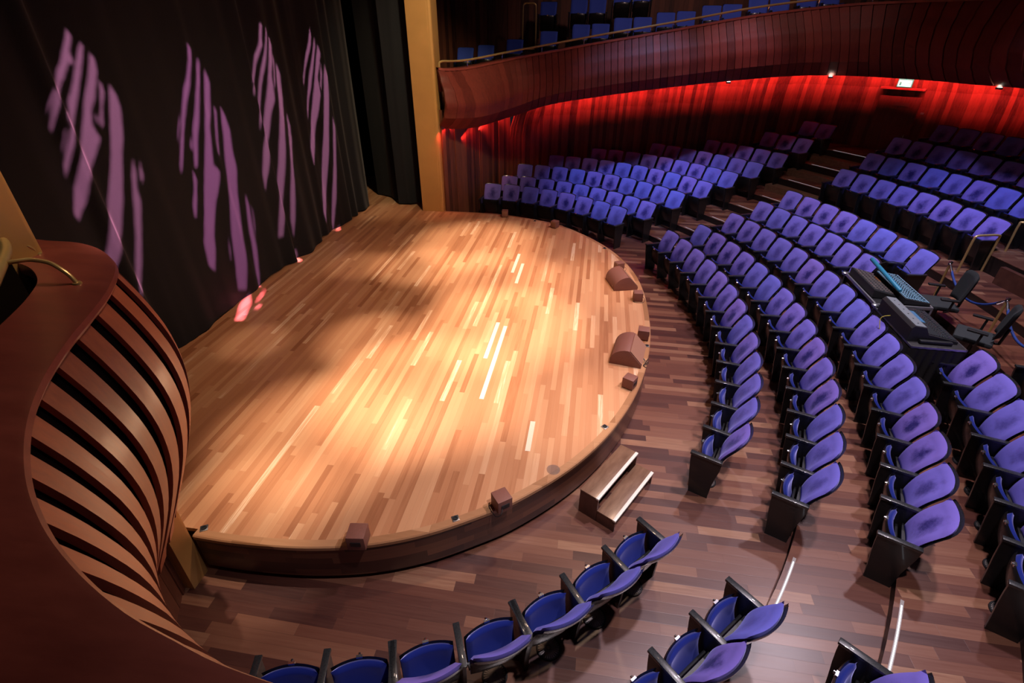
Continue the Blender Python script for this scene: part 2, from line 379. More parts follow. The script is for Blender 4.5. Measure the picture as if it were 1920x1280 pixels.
for (xa, ya_), (xb_, yb_) in [((-1.255, 7.363), (-1.255, 5.361)), ((-1.403, 7.463), (-1.403, 6.346)), ((-1.329, 10.028), (-1.329, 9.043)), ((-1.483, 10.54), (-1.483, 9.529)), ((-0.496, 5.017), (-0.496, 4.47))]:
    b = MB(); b.box((0, 0, 0), (.064, math.hypot(xb_-xa, yb_-ya_), .003)); o = b.build('pale_board', M['paleboard'], stage, smooth=False); o.location = ((xa+xb_)/2+3.0, (ya_+yb_)/2-7.96, SZ+.0016)
tag(stage, 'low stage of pale hardwood boards with a curved dark wood front', 'stage')

# ---------------------------------------------------------------- curtain and drapes
def drape(name, x0, y0, x1, y1, z0, z1, amp, lam, seed, label):
    rnd = random.Random(seed); L = math.hypot(x1-x0, y1-y0); n = int(L/.035); nx, ny = -(y1-y0)/L, (x1-x0)/L
    cps = []; s = 0
    while s < L+lam: cps.append((s, rnd.uniform(-1, 1))); s += lam*rnd.uniform(.5, 1.5)*.5
    def f(s):
        for (a, p), (c, q) in zip(cps[:-1], cps[1:]):
            if a <= s <= c: t = (s-a)/(c-a); t = t*t*(3-2*t); return p+(q-p)*t
        return 0
    zs = [0, .06, .3, .8, 1.6, 2.6, 4, 6, 8.6]; rows = []
    for z in zs:
        if z0+z > z1: break
        k = 1.0 + .5*math.exp(-z/.5)
        rows.append([(x0+(x1-x0)*i/n + nx*amp*k*f(L*i/n + .05*math.sin(z*.7)), y0+(y1-y0)*i/n + ny*amp*k*f(L*i/n + .05*math.sin(z*.7)), z0+z+(.02*math.sin(i*.11)+.015 if z == 0 else 0)) for i in range(n+1)])
    b = MB(); b.grid(rows); o = b.build(name, M['curtain'], ang=60)
    tag(o, label, 'curtain'); return o
drape('stage_curtain', -6.16, .2, -6.16, 13.5, SZ+.01, 9.2, .08, .55, 3, 'tall black pleated curtain across the rear of the stage with projected pink streaks')
drape('wing_drape', -6.3, 14.3, -5.15, 13.75, SZ+.01, 9.2, .05, .4, 5, 'black drape hanging in the far wing beside the curtain')
drape('wing_drape', -5.35, 13.5, -4.35, 13.75, SZ+.01, 9.2, .03, .3, 6, 'black drape hanging right behind the far golden column')
b = MB(); b.box((-8.9, 8, 4.6), (.1, 20, 9.2)); b.build('wall_back', M['shadow'], smooth=False, kind='structure')
b = MB(); b.box((-6.9, 16.4, 4.6), (4.0, .1, 9.2)); b.build('wall_wing', M['shadow'], smooth=False, kind='structure')

# ---------------------------------------------------------------- golden proscenium columns
def column(x0, x1, y, s, z0, label, dep=.25):
    # y is the face towards the audience side, s = +1 when the column extends to larger y
    e = empty('proscenium_column', ((x0+x1)/2, y+s*dep, z0)); H = 9.4-z0
    xa, xb = x0-e.location.x, x1-e.location.x; ya = -s*dep; yb = s*dep
    b = MB(); b.prism([(xa, ya), (xb-.09, ya), (xb-.09, yb), (xa, yb)], 0, H, 'z'); b.build('shaft', M['brass_paint'], e, smooth=False, bevel=.012)
    b = MB(); r = .055; cx, cyy = xb-.055, ya+s*.055
    pts = [(xb-.09, ya), (cx, ya)] + [(cx + r*math.sin(t*PI/12), cyy - s*r*math.cos(t*PI/12)) for t in range(1, 6)] + [(xb, cyy), (xb, yb), (xb-.09, yb)]
    b.prism(pts, 0, H, 'z'); b.build('rounded_edge', M['brass_paint'], e, ang=50)
    tag(e, label, 'column', 'golden columns framing the stage'); return e
column(-4.53, -3.93, 13.12, 1, SZ, 'tall flat golden column at the far side of the stage')
column(-4.45, -3.68, 2.75, -1, 0, 'golden column at the near side, partly hidden by the slatted box', .12)

# ---------------------------------------------------------------- side walls of vertical slats
WALL = [(-3.90,13.25),(-3.55,13.9),(-3.3,14.6),(-3.05,15.5),(-2.75,16.45),(-2.1,17.35),(-1.1,17.95),(0,18.2),(1.5,18.3),(3.5,18.3),(5,18.3),(6.3,18.25),(7.4,17.9),(8.4,17.35),(9.6,16.3),(10.7,15),(11.5,13.2),(12.0,11),(12.1,8)]
def slat_wall(name, pts, z0, z1, pitch, mat, depth=.035, cove=None, seed=1):
    rnd = random.Random(seed); P = resample(smooth_path([(x, y, 0) for x, y in pts], 6), pitch); N = path_normals(P); b = MB()
    s = 1 if pts[0][1] < YC and False else 1
    for i in range(len(P)-1):
        o = rnd.uniform(0, depth)
        nrm = N[i]
        zt = min(z1, cove(P[i])+.42) if cove else z1
        zs = [z0 + (zt-z0)*k/10 for k in range(11)] if cove else [z0, z1]
        rows = []
        for z in zs:
            c = 0
            if cove:
                zc = cove(P[i]); c = (0 if P[i].y < 16.5 and P[i].x < 0 else .28)*max(0, min(1.2, (z-zc+.9)/.9))**2
            rows.append([P[i]-nrm*.03+Vector((0, 0, z))+nrm*c, P[i]+nrm*(o+c)+Vector((0, 0, z)), P[i+1]+nrm*(o+c)+Vector((0, 0, z)), P[i+1]-nrm*.03+nrm*c+Vector((0, 0, z))])
        b.grid(rows)
    return b.build(name, mat, smooth=False, kind='structure')
# balcony lines
TOP = [(-3.86,13.15,4.0),(-3.7,13.3,3.97),(-3.29,14.0,3.97),(-2.37,15.0,4.12),(-1.44,15.4,4.27),(-.2,15.6,4.48),(.87,15.6,4.65),(2.16,15.6,4.86),(3.4,15.6,5.07),(4.59,15.6,5.22),(5.72,15.5,5.33),(6.64,15.0,5.37),(7.2,14.3,5.38),(7.6,13.6,5.38),(7.95,12.6,5.38),(8.15,11.2,5.38)]
BOT = [(-3.86,13.15,2.66),(-3.57,13.3,2.62),(-3.04,13.9,2.58),(-2.35,14.9,2.69),(-1.37,15.3,2.98),(-.08,15.5,3.19),(1.04,15.5,3.36),(2.4,15.5,3.54),(3.71,15.5,3.69),(4.98,15.5,3.80),(6.1,15.35,3.83),(6.95,14.9,3.83),(7.45,14.3,3.84),(7.76,13.7,3.84),(8.07,12.6,3.88),(8.25,11.2,3.9)]
def lipz(p):
    q = min(BOT, key=lambda a: (a[0]-p.x)**2 + (a[1]-p.y)**2*.15); return q[2]
WP = [(x, y) for x, y in WALL]
slat_wall('wall_right', WP, 0, 4.3, .115, M['wall'], .03, lipz, 2)
UP = [(-3.98,13.6),(-4.6,14.2),(-4.85,15.4),(-4.7,16.8),(-3.6,18.2),(-2.2,19.2),(0,19.7),(3,19.9),(7,19.7),(11,18),(14,14)]
slat_wall('wall_right_upper', UP, 2.8, 9.4, .15, M['wall'], .04, None, 3)
NW = [(x, 2*YC-y) for x, y in WALL[:14]][::-1]
slat_wall('wall_left', NW, 0, 3.2, .14, M['wall'], .03, None, 4)

# ---------------------------------------------------------------- curved balcony front
tp = smooth_path(TOP, 10); bp = smooth_path(BOT, 10)
def lerp_profile(tab, u):
    for (a, p), (c, q) in zip(tab[:-1], tab[1:]):
        if u <= c: t = (u-a)/(c-a); t = t*t*(3-2*t); return p+(q-p)*t
    return tab[-1][1]
BPROF = [(0, 0), (.15, .10), (.35, .22), (.55, .26), (.75, .18), (.9, .02), (1, -.16)]
tn = path_normals(tp)
def bal_pt(s, u, extra=0):
    i = min(len(tp)-2, int(s)); f = s-i
    T = tp[i].lerp(tp[i+1], f); B = bp[i].lerp(bp[i+1], f); n = tn[i].lerp(tn[i+1], f).normalized()
    k = 1.0 + .5*max(0, 1-s/40)
    return T.lerp(B, u) + n*(lerp_profile(BPROF, u)*k + extra)
# arc-length parameterisation
acc = [0]
for a, c in zip(tp[:-1], tp[1:]): acc.append(acc[-1] + (c-a).length)
def s_of(L):
    for i in range(len(acc)-1):
        if L <= acc[i+1]: return i + (L-acc[i])/max(1e-9, acc[i+1]-acc[i])
    return len(acc)-1.001
bal = empty('balcony', (2.0, 15.6, 3.6))
b = MB(); pitch = .27; nS = int(acc[-1]/pitch)
CUT = [0]
while CUT[-1] < acc[-1]-.5: CUT.append(CUT[-1] + .175 + .19*max(0, min(1, (CUT[-1]-9.5)/3.5)))
for k in range(len(CUT)-1):
    s0, s1 = s_of(CUT[k]), s_of(CUT[k+1] - .016); o0 = .0; o1 = .028
    rows = []
    for j in range(19):
        u = .02 + .98*j/18
        rows.append([bal_pt(s0, u, o0-.07), bal_pt(s0, u, o0+.006), bal_pt((s0+s1)/2, u, (o0+o1)/2+.004), bal_pt(s1, u, o1), bal_pt(s1, u, o1-.07)])
    b.grid(rows)
loc(b, bal).build('slat_cladding', M['bal'], bal, ang=28)
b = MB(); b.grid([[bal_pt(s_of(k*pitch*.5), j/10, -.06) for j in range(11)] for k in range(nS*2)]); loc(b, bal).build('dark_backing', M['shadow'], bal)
b = MB(); rows = []
for k in range(nS*2):
    s = s_of(k*pitch/2); i = min(len(tp)-2, int(s)); n = tn[i]; T = tp[i].lerp(tp[i+1], s-i)
    rows.append([T + n*.05 + Vector((0, 0, -.03)), T + n*.05 + Vector((0, 0, .02)), T - n*.22 + Vector((0, 0, .02)), T - n*.22 + Vector((0, 0, -.5))])
b.grid(rows); loc(b, bal).build('top_cap', M['cap'], bal, smooth=False)
tag(bal, 'long curved balcony front of overlapping dark red wooden slats', 'balcony')
# underside of the balcony
wallp = resample(smooth_path([(x, y, 0) for x, y in WALL], 6), .1)
def wall_on_ray(p):
    d = Vector((p.x, p.y)); best = None
    for q in wallp:
        v = abs(q.x*d.y - q.y*d.x)/d.length
        if q.y > 5 and (best is None or v < best[0]): best = (v, q)
    return best[1]
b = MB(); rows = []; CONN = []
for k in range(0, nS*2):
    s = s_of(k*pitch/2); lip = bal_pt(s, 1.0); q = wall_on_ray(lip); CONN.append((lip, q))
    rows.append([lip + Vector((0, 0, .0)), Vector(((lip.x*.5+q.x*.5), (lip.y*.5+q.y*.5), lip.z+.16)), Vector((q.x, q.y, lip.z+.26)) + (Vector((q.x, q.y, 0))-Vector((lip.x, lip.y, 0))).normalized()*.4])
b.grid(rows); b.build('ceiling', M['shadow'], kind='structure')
# red light strips hidden under the balcony, washing the top of the wall
for k in range(2, len(CONN)-3, 5):
    lip, q = CONN[k]; lip2, q2 = CONN[min(k+5, len(CONN)-1)]
    d = (Vector((q.x, q.y, 0)) - Vector((lip.x, lip.y, 0))); dl = d.length
    f = .62 if dl > 1.2 else .45
    p = Vector((lip.x + d.x*f, lip.y + d.y*f, lip.z + .0 + .12*f))
    ln = ((q2-q).length)*1.0
    tgt = Vector((q.x, q.y, lip.z - .22))
    l = bpy.data.lights.new('red_strip_light', 'AREA'); l.shape = 'RECTANGLE'; l.size = max(.3, ln); l.size_y = .03; l.energy = 13*max(.3, ln)*max(.35, dl*(1-f)); l.color = (1.0, .055, .06); l.spread = math.radians(70)
    o = bpy.data.objects.new('red_strip_light', l); COL.objects.link(o); o.location = p
    z = (p - tgt).normalized(); xx = (q2 - q); xx.z = 0; xx.normalize(); xx = (xx - z*xx.dot(z)).normalized(); yy = z.cross(xx)
    o.matrix_world = Matrix(((xx.x, yy.x, z.x, p.x), (xx.y, yy.y, z.y, p.y), (xx.z, yy.z, z.z, p.z), (0, 0, 0, 1)))
# balcony floor (two treads that rise with the balcony)
BS1 = [(-4.06,4.08),(-3.44,4.15),(-2.58,4.3),(-1.6,4.51),(-.7,4.68),(-.16,4.7),(.44,4.84),(.97,4.86),(1.57,4.97),(2.1,5.0),(2.74,5.13),(3.26,5.16),(3.89,5.3),(4.42,5.33),(5.06,5.43),(5.6,5.49)]
BS2 = [(-1.75,5.24),(-.85,5.29),(-.31,5.3),(.38,5.56),(.92,5.59)]
DZ = .74
def z1(x):
    if x <= BS1[0][0]: return BS1[0][1]-DZ
    for (a, p), (c, q) in zip(BS1[:-1], BS1[1:]):
        if x <= c: return p+(q-p)*(x-a)/(c-a)-DZ
    return BS1[-1][1]-DZ
b = MB(); rows = []
for i in range(41):
    x = -4.4 + 12*i/40; z = z1(x)-.03; y0 = 13.6 if x < -3.6 else (15.1 if x < -2 else 15.8)
    rows.append([(x, y0, z-.3), (x, y0, z), (x, 17.15, z), (x, 17.15, z+.6), (x, 19.6, z+.6)])
b.grid(rows); b.build('floor', M['floor'], smooth=False, kind='structure')

# ---------------------------------------------------------------- theatre seats
def cushion(fn, th, nu=14, nv=14, pw=12, side=1):
    b = MB(); F = []; B = []
    for j in range(nv+1):
        v = j/nv; f = []; k = []
        for i in range(nu+1):
            u = -1+2*i/nu; x, y, z = fn(u, v); e = max(0, (1-abs(u)**pw)*(1-abs(2*v-1)**pw))**.5
            f.append((x, y - side*th*.5*e, z)); k.append((x, y + side*th*.5*e, z))
        F.append(f); B.append(k)
    b.grid(F); b.grid(B); return b
def pad_fn(d, s=1.0, zt=0):
    def f(u, v): return (.222*u*s, .115*(1-v)**1.3 + .045*u*u*(.4+.6*v) + d - .02*math.sin(PI*v), .20-zt + (.405+zt)*v - .012*u*u*v)
    return f
def back_fn(d, s=1.0, g=0):
    def f(u, v):
        return (.243*u*s*(1-.07*(1-v)**2), .235 + .22*v - .060*u*u*(.4+.6*v) - .040*math.sin(PI*min(1, v*1.15)) + d, .385-g + (.555+2*g)*v - .012*abs(u)**8*v)
    return f
PANEL = [(-.070, .605), (-.062, .50), (-.045, .35), (-.020, .18), (.0, .02), (.0, 0), (.235, 0), (.235, .02), (.245, .25), (.285, .50), (.29, .605)]
seat_meshes = {}
def mesh_part(key, b, mat, **k):
    o = b.build(key, M[mat] if isinstance(mat, str) else mat, **k); seat_meshes[key] = o.data; bpy.data.objects.remove(o); return seat_meshes[key]
mesh_part('seat_pad', cushion(pad_fn(.034, .97), .055), 'velvet_pad', ang=80)
mesh_part('seat_shell', cushion(pad_fn(.0), .02), 'black', ang=80)
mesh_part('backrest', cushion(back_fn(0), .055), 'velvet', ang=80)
mesh_part('back_shell', cushion(back_fn(.034, 1.02, .008), .022, pw=14), 'arm', ang=80)
b = MB(); b.prism(PANEL, -.016, .016, 'x'); mesh_part('side_panel', b, 'black', smooth=False, bevel=.004)
b = MB(); b.box((0, .105, .617), (.058, .37, .03)); mesh_part('armrest', b, 'arm', bevel=.006)
b = MB(); b.tube([(0, -.012, .606), (0, -.030, .604)], .012, 10); b.box((0, -.004, .598), (.05, .02, .03)); mesh_part('number_plate', b, 'chrome')
b = MB(); b.box((0, .20, .40), (.47, .035, .03)); b.tube([(-.24, .15, .36), (.24, .15, .36)], .014, 8); mesh_part('hinge_bar', b, 'plastic')
b = cushion(back_fn(0), .075); mesh_part('backrest_plain', b, 'velvet_b', ang=80)
b = cushion(pad_fn(.045, .97), .075); mesh_part('pad_plain', b, 'velvet_b', ang=80)
def part(name, key, parent, dx=0):
    o = bpy.data.objects.new(name, seat_meshes[key]); COL.objects.link(o); o.parent = parent; o.location = (dx, 0, 0); return o
def make_seat(x, y, z, rz, label, group, last=False, first=False, style='stalls'):
    e = empty('theater_seat', (x, y, z), math.radians(rz)); tag(e, label, 'seat', group)
    part('seat_pad', 'seat_pad' if style == 'stalls' else 'pad_plain', e); part('seat_shell', 'seat_shell', e)
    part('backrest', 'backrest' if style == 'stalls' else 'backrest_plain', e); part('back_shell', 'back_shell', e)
    part('side_panel', 'side_panel', e, -.27); part('armrest', 'armrest', e, -.27)
    part('number_plate', 'number_plate', e); part('hinge_bar', 'hinge_bar', e)
    if last: part('side_panel', 'side_panel', e, .27); part('armrest', 'armrest', e, .27)
    return e
ROWN = {1: 'front', 2: 'second', 3: 'third', 4: 'fourth', 5: 'fifth', 6: 'sixth', 7: 'seventh', 8: 'eighth', 9: 'ninth'}
FACEZ = .62
# centre block: (row, ring height, radius, first angle, count)
CENTRE = [(1, 0, 7.551, 25.52, 13), (2, 0, 8.482, 26.42, 15), (3, .15, 9.428, 27.12, 17), (4, .30, 10.36, 27.99, 7), (5, .45, 11.29, 28.53, 8)]
for row, z, R, d0, n in CENTRE:
    step = math.degrees(.54/R)
    for k in range(n):
        d = d0-k*step; p = polar(R, d)
        nm = 'violet-blue seat, %s from the far aisle, %s row of the centre block' % (ORD[k+1], ROWN[row])
        make_seat(p.x, p.y, z, d-90, nm, 'seats in the %s row of the centre block' % ROWN[row], last=(k == n-1))
for row, z, R, d0, n, w_ in ((4, .30, 10.35, -8.09, 7, 'fourth'), (5, .45, 11.29, -8.4, 2, 'fifth')):
    step = math.degrees(.54/R)
    for k in range(n):
        d = d0-k*step; p = polar(R, d)
        make_seat(p.x, p.y, z, d-90, 'violet-blue seat in the %s row, %s on the near side of the sound desk' % (w_, ORD[k+1]), 'seats of the %s row on the near side of the desk' % w_, last=(k == n-1))
for row, z, R, d0, n in ((1, .79, 13.15, 29.43, 8), (2, 1.13, 13.97, 29.46, 8), (3, 1.47, 14.75, 29.53, 8), (4, 1.79, 15.66, 28.09, 6)):
    step = math.degrees(.54/R)
    for k in range(n):
        d = d0-k*step; p = polar(R, d); rn = {1: 'lowest', 2: 'second', 3: 'third', 4: 'topmost'}[row]
        make_seat(p.x, p.y, z, d-90, 'blue seat in the upper rear block, %s row, %s from its left end' % (rn, ORD[k+1]), 'seats in the %s row of the rear block' % rn, last=(k == n-1))
ROWS = [
('L',1,0.00,[(-2.886,14.253,-4.4),(-2.351,14.211,-8.3),(-1.826,14.098,-15.7),(-1.319,13.922,-22.2),(-0.833,13.693,-28.0),(-0.372,13.419,-33.2),(0.065,13.106,-37.9),(0.475,12.759,-40.2)]),
('L',2,0.00,[(-2.534,15.189,-2.8),(-1.997,15.163,-7.7),(-1.472,15.046,-16.3),(-0.967,14.862,-22.9),(-0.482,14.628,-28.2),(-0.019,14.355,-32.7),(0.423,14.048,-36.8),(0.842,13.71,-41.0),(1.234,13.342,-43.2)]),
('L',3,0.15,[(-2.2,16.113,-4.9),(-1.661,16.067,-8.2),(-1.131,15.959,-14.6),(-0.616,15.794,-20.6),(-0.12,15.579,-26.1),(0.355,15.32,-31.2),(0.805,15.02,-36.0),(1.229,14.684,-40.6),(1.625,14.316,-45.2),(1.991,13.917,-47.5)]),
('L',4,0.30,[(-1.298,16.874,-9.8),(-0.771,16.783,-12.5),(-0.255,16.643,-17.9),(0.247,16.455,-23.1),(0.73,16.224,-28.1),(1.19,15.951,-33.0),(1.626,15.641,-37.9),(2.034,15.295,-42.7),(2.412,14.916,-47.4),(2.758,14.507,-49.8)]),
('L',5,0.45,[(0.034,17.422,-13.3),(0.553,17.299,-17.5),(1.048,17.101,-25.2),(1.516,16.845,-31.4),(1.958,16.546,-36.3),(2.376,16.214,-40.2),(2.773,15.857,-43.4),(3.151,15.48,-45.9),(3.515,15.09,-47.0)]),
('L',6,0.64,[(1.79,17.653,-35.5),(2.231,17.338,-36.4),(2.663,17.01,-38.3),(3.082,16.667,-40.6),(3.485,16.305,-43.3),(3.871,15.924,-46.1),(4.236,15.524,-47.6)]),
('L',7,0.79,[(3.471,17.725,-40.7),(3.887,17.367,-42.2),(4.285,16.988,-45.1),(4.663,16.59,-47.8),(5.022,16.174,-49.2)]),
('L',8,1.13,[(5.043,17.464,-47.4),(5.409,17.066,-50.1),(5.736,16.636,-52.8)]),
('L',9,1.47,[(6.084,17.512,-50.0),(6.4,17.073,-52.1)]),
('F',1,0.00,[(0.638,3.376,-133.5),(0.272,2.99,-136.4),(-0.131,2.643,-142.3),(-0.568,2.34,-148.5),(-1.035,2.088,-155.0),(-1.529,1.892,-161.9),(-2.044,1.758,-165.4)]),
('F',2,0.00,[(1.411,2.828,-134.9),(1.036,2.452,-135.0),(0.66,2.076,-135.0)]),
('F',3,0.15,[(2.178,2.29,-127.2)]),
]
for blk, row, z, L in ROWS:
    for k, (x, y, a) in enumerate(L):
        if blk == 'L':
            make_seat(x, y, z, a, 'blue seat in the block by the far wall, %s row, %s from the wall' % (ROWN[row], ORD[k+1]), 'seats in the %s row of the far block' % ROWN[row], last=(k == len(L)-1))
        else:
            make_seat(x, y, z, a, 'dark blue seat in the foreground, %s row, %s from the aisle' % (ROWN[row], ORD[k+1]), 'foreground seats, %s row' % ROWN[row], last=(k == len(L)-1 or (row == 1 and k in (2, 4))))
for k, (x, zc) in enumerate(BS1):
    make_seat(x, 16.5, zc-DZ, 0, 'plain blue balcony seat, %s from the left in the front row' % ORD[k+1], 'seats in the front row of the balcony', last=True, style='balcony')
for k, (x, zc) in enumerate(BS2):
    make_seat(x, 17.7, zc-DZ, 0, 'plain blue balcony seat, %s from the left in the second row' % ORD[k+1], 'seats in the second row of the balcony', last=True, style='balcony')

# ---------------------------------------------------------------- slotted air outlets in the floor under the seats
db = MB(); db.lathe([(.0, .012), (.018, .012), (.02, .004)], n=20)
for k in range(28):
    a = 2*PI*k/28; c, s = math.cos(a), math.sin(a); t = Vector((-s, c, 0))*.0042
    p0 = Vector((c*.022, s*.022, .006)); p1 = Vector((c*.098, s*.098, .006)); h = Vector((0, 0, .006)); t1 = t*1.7
    vs = [p0-t, p0+t, p1+t1, p1-t1]; db.add(vs + [v+h for v in vs], [(4, 5, 6, 7), (0, 1, 5, 4), (1, 2, 6, 5), (2, 3, 7, 6), (3, 0, 4, 7)])
dm = db.build('tmp', M['fin'], smooth=False); fins = dm.data; bpy.data.objects.remove(dm)
db = MB(); db.lathe([(.0, .002), (.1, .002), (.1, .013), (.112, .013), (.116, .002), (.116, .0)], n=28); dm = db.build('tmp', M['plastic']); ringm = dm.data; bpy.data.objects.remove(dm)
def diffuser(x, y, z, label, group):
    e = empty('floor_air_outlet', (x, y, z)); tag(e, label, 'air outlet', group)
    for nm, me in (('rim', ringm), ('slotted_grille', fins)):
        o = bpy.data.objects.new(nm, me); COL.objects.link(o); o.parent = e
for blk, row, z, L in ROWS:
    if blk != 'F': continue
    for k, (x, y, a) in enumerate(L):
        r = math.radians(a); nx, ny = -math.sin(r), math.cos(r); off = .17
        diffuser(x+nx*off, y+ny*off, z+.003, 'round slotted air outlet under the foreground seats, %s row, %s from the aisle' % (ROWN[row], ORD[k+1]), 'air outlets behind the foreground seats')
for row, z, R, d0, n in CENTRE[:4]:
    step = math.degrees(.54/R)
    for k in range(n):
        p = polar(R+.16, d0-k*step); zz = z
        diffuser(p.x, p.y, zz+.003, 'round slotted air outlet under the %s row of the centre block, %s from far aisle' % (ROWN[row], ORD[k+1]), 'air outlets behind the %s row of the centre block' % ROWN[row])
for k in range(7):
    p = polar(10.35+.16, -8.09-k*2.99); diffuser(p.x, p.y, .303, 'round slotted air outlet under the fourth row, %s on the near side of the desk' % ORD[k+1], 'air outlets behind the fourth row')

# ---------------------------------------------------------------- slatted box at the left foreground
BZ = 3.6
BP = [(-4.6,2.9),(-4.2,2.92),(-3.87,2.9),(-3.62,2.9),(-3.34,2.80),(-3.05,2.59),(-2.84,2.31),(-2.69,2.03),(-2.55,1.74),(-2.37,1.44),(-2.16,1.18),(-1.91,.95),(-1.66,.78),(-1.42,.66),(-1.18,.57),(-.98,.52),(-.78,.48),(-.45,.45),(0,.44),(.6,.44)]
bx = resample(smooth_path([(x, y, BZ) for x, y in BP], 8), .03); bn = [-n if False else n for n in path_normals(bx)]
bn = [Vector((n.x, n.y, 0)) if (n.x+n.y) > 0 else Vector((-n.x, -n.y, 0)) for n in bn]
for _ in range(10): bn = [bn[0]] + [(bn[i-1]+bn[i]*2+bn[i+1]).normalized() for i in range(1, len(bn)-1)] + [bn[-1]]
XPROF = [(0, 0), (.12, .048), (.3, .112), (.6, .185), (.9, .185), (1.2, .115), (1.6, -.05), (2.0, -.24)]
def xoff(h):
    for (a, p), (c, q) in zip(XPROF[:-1], XPROF[1:]):
        if h <= c: return p+(q-p)*(h-a)/(c-a)
    return XPROF[-1][1]
def xsm(h): return sum(xoff(max(0, h+d)) for d in (-.12, -.06, 0, .06, .12))/5 if h > .12 else xoff(h)
box = empty('slatted_box', (-2.0, 1.2, 1.6))
b = MB(); cap_in = .36
rows = []
for p, n in list(zip(bx, bn))[::2]:
    rows.append([p + n*.03 + Vector((0, 0, -.055)), p + n*.045 + Vector((0, 0, -.03)), p + n*.035 + Vector((0, 0, -.004)), p + n*.01, p - n*cap_in, p - n*(cap_in+.01) + Vector((0, 0, -.02)), p - n*(cap_in+.01) + Vector((0, 0, -.07)), p - n*.02 + Vector((0, 0, -.07))])
b.grid(rows, True); loc(b, box).build('top_cap', M['cap'], box, ang=50)
pitch = .262; b = MB(); arc = 0; idx = []
per = int(round(pitch/.03)); gapn = 4
k0 = 6
while k0 + per < len(bx):
    i0, i1 = k0, k0+per-gapn
    rows = []
    for j in range(25):
        h = .05 + 1.95*j/24
        rows.append([bx[i]+bn[i]*(xsm(h)+e_)-Vector((0, 0, h)) for i, e_ in [(i0, -.03), (i0, 0)] + [(i, 0) for i in range(i0+1, i1)] + [(i1, 0), (i1, -.03)]])
    b.grid(rows); k0 += per
loc(b, box).build('curved_slats', M['slat'], box, ang=35)
b = MB(); rows = []
for j in range(13):
    h = .05 + 1.98*j/12; rows.append([bx[i]+bn[i]*(xsm(h)-.035)-Vector((0, 0, h)) for i in range(0, len(bx), 3)])
b.grid(rows); loc(b, box).build('dark_backing', M['shadow'], box)
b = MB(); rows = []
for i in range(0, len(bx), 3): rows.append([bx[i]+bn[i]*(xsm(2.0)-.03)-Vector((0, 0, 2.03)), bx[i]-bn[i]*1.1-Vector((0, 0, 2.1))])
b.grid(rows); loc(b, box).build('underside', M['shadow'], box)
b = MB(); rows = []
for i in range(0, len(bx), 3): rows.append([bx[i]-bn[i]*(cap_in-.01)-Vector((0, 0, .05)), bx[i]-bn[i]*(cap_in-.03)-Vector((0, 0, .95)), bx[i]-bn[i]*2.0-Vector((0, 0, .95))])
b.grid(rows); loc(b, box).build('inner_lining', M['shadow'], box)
tag(box, 'curved side box with a wide mahogany rail and bulging reddish wooden slats', 'balcony box')
# brass handrail of the box
hr = empty('box_handrail', (-3.2, 2.2, BZ))
for P_, in (([(-3.031,2.341,3.6),(-3.068,2.349,3.65),(-3.117,2.352,3.69),(-3.188,2.359,3.72),(-3.269,2.338,3.74),(-3.301,2.293,3.75),(-3.36,2.235,3.75)],), ([(-3.70,2.70,3.6),(-3.69,2.675,3.65),(-3.70,2.645,3.69),(-3.763,2.655,3.72),(-3.818,2.660,3.73),(-3.865,2.650,3.74)],)):
    b = MB(); b.tube(smooth_path(P_, 6), .013, 10); k_ = loc(b, hr).build('bracket', M['brass'], hr)
    b = MB(); b.lathe([(0, .010), (.022, .010), (.026, 0)], (P_[0][0], P_[0][1], 3.601), 16); loc(b, hr).build('bracket_foot', M['brass'], hr)
b = MB(); b.tube(smooth_path([(-2.891,1.723,3.74),(-3.15,2.019,3.75),(-3.373,2.257,3.75),(-3.527,2.413,3.75),(-3.707,2.545,3.75),(-3.845,2.58,3.74),(-3.95,2.54,3.74)], 6), .030, 12); loc(b, hr).build('rail', M['brass'], hr)
tag(hr, 'brass handrail curling over the mahogany rail of the slatted box', 'handrail')

# ---------------------------------------------------------------- brass rail along the balcony
br = empty('balcony_handrail', (2.0, 15.6, 4.9)); pts = [(tp[2].x+.02, tp[2].y, tp[2].z+.03), (tp[4].x, tp[4].y, tp[4].z+.12)] + [tp[i]+Vector((0, 0, .17)) for i in range(8, len(tp), 4)]
b = MB(); b.tube(smooth_path(pts, 3), .025, 8); loc(b, br).build('rail', M['brass'], br)
L = 1.0
while L < acc[-1]-.3:
    s = s_of(L); i = int(s); T = tp[i].lerp(tp[i+1], s-i); b = MB(); b.tube([T - tn[i]*.03, T + Vector((0, 0, .10)) - tn[i]*.03, T + Vector((0, 0, .165))], .011, 6); loc(b, br).build('post', M['chrome'], br); L += 1.12
tag(br, 'thin brass handrail on short posts along the top of the balcony', 'handrail')
fr = empty('brass_guard_frame', (-2.2, 17.1, 3.6)); b = MB()
b.tube(smooth_path([(-2.41,17.1,3.6),(-2.40,17.1,4.4),(-2.39,17.1,5.2),(-2.36,17.1,5.36),(-2.2,17.1,5.38),(-2.05,17.1,5.36),(-2.02,17.1,5.2),(-2.01,17.1,4.4),(-2.01,17.1,3.6)], 4), .022, 8); loc(b, fr).build('tube', M['brass'], fr)
b = MB(); b.tube([(-2.40, 17.1, 4.25), (-2.01, 17.1, 4.25)], .015, 8); loc(b, fr).build('crossbar', M['brass'], fr)
tag(fr, 'upright brass tube frame among the blue balcony seats', 'guard rail')

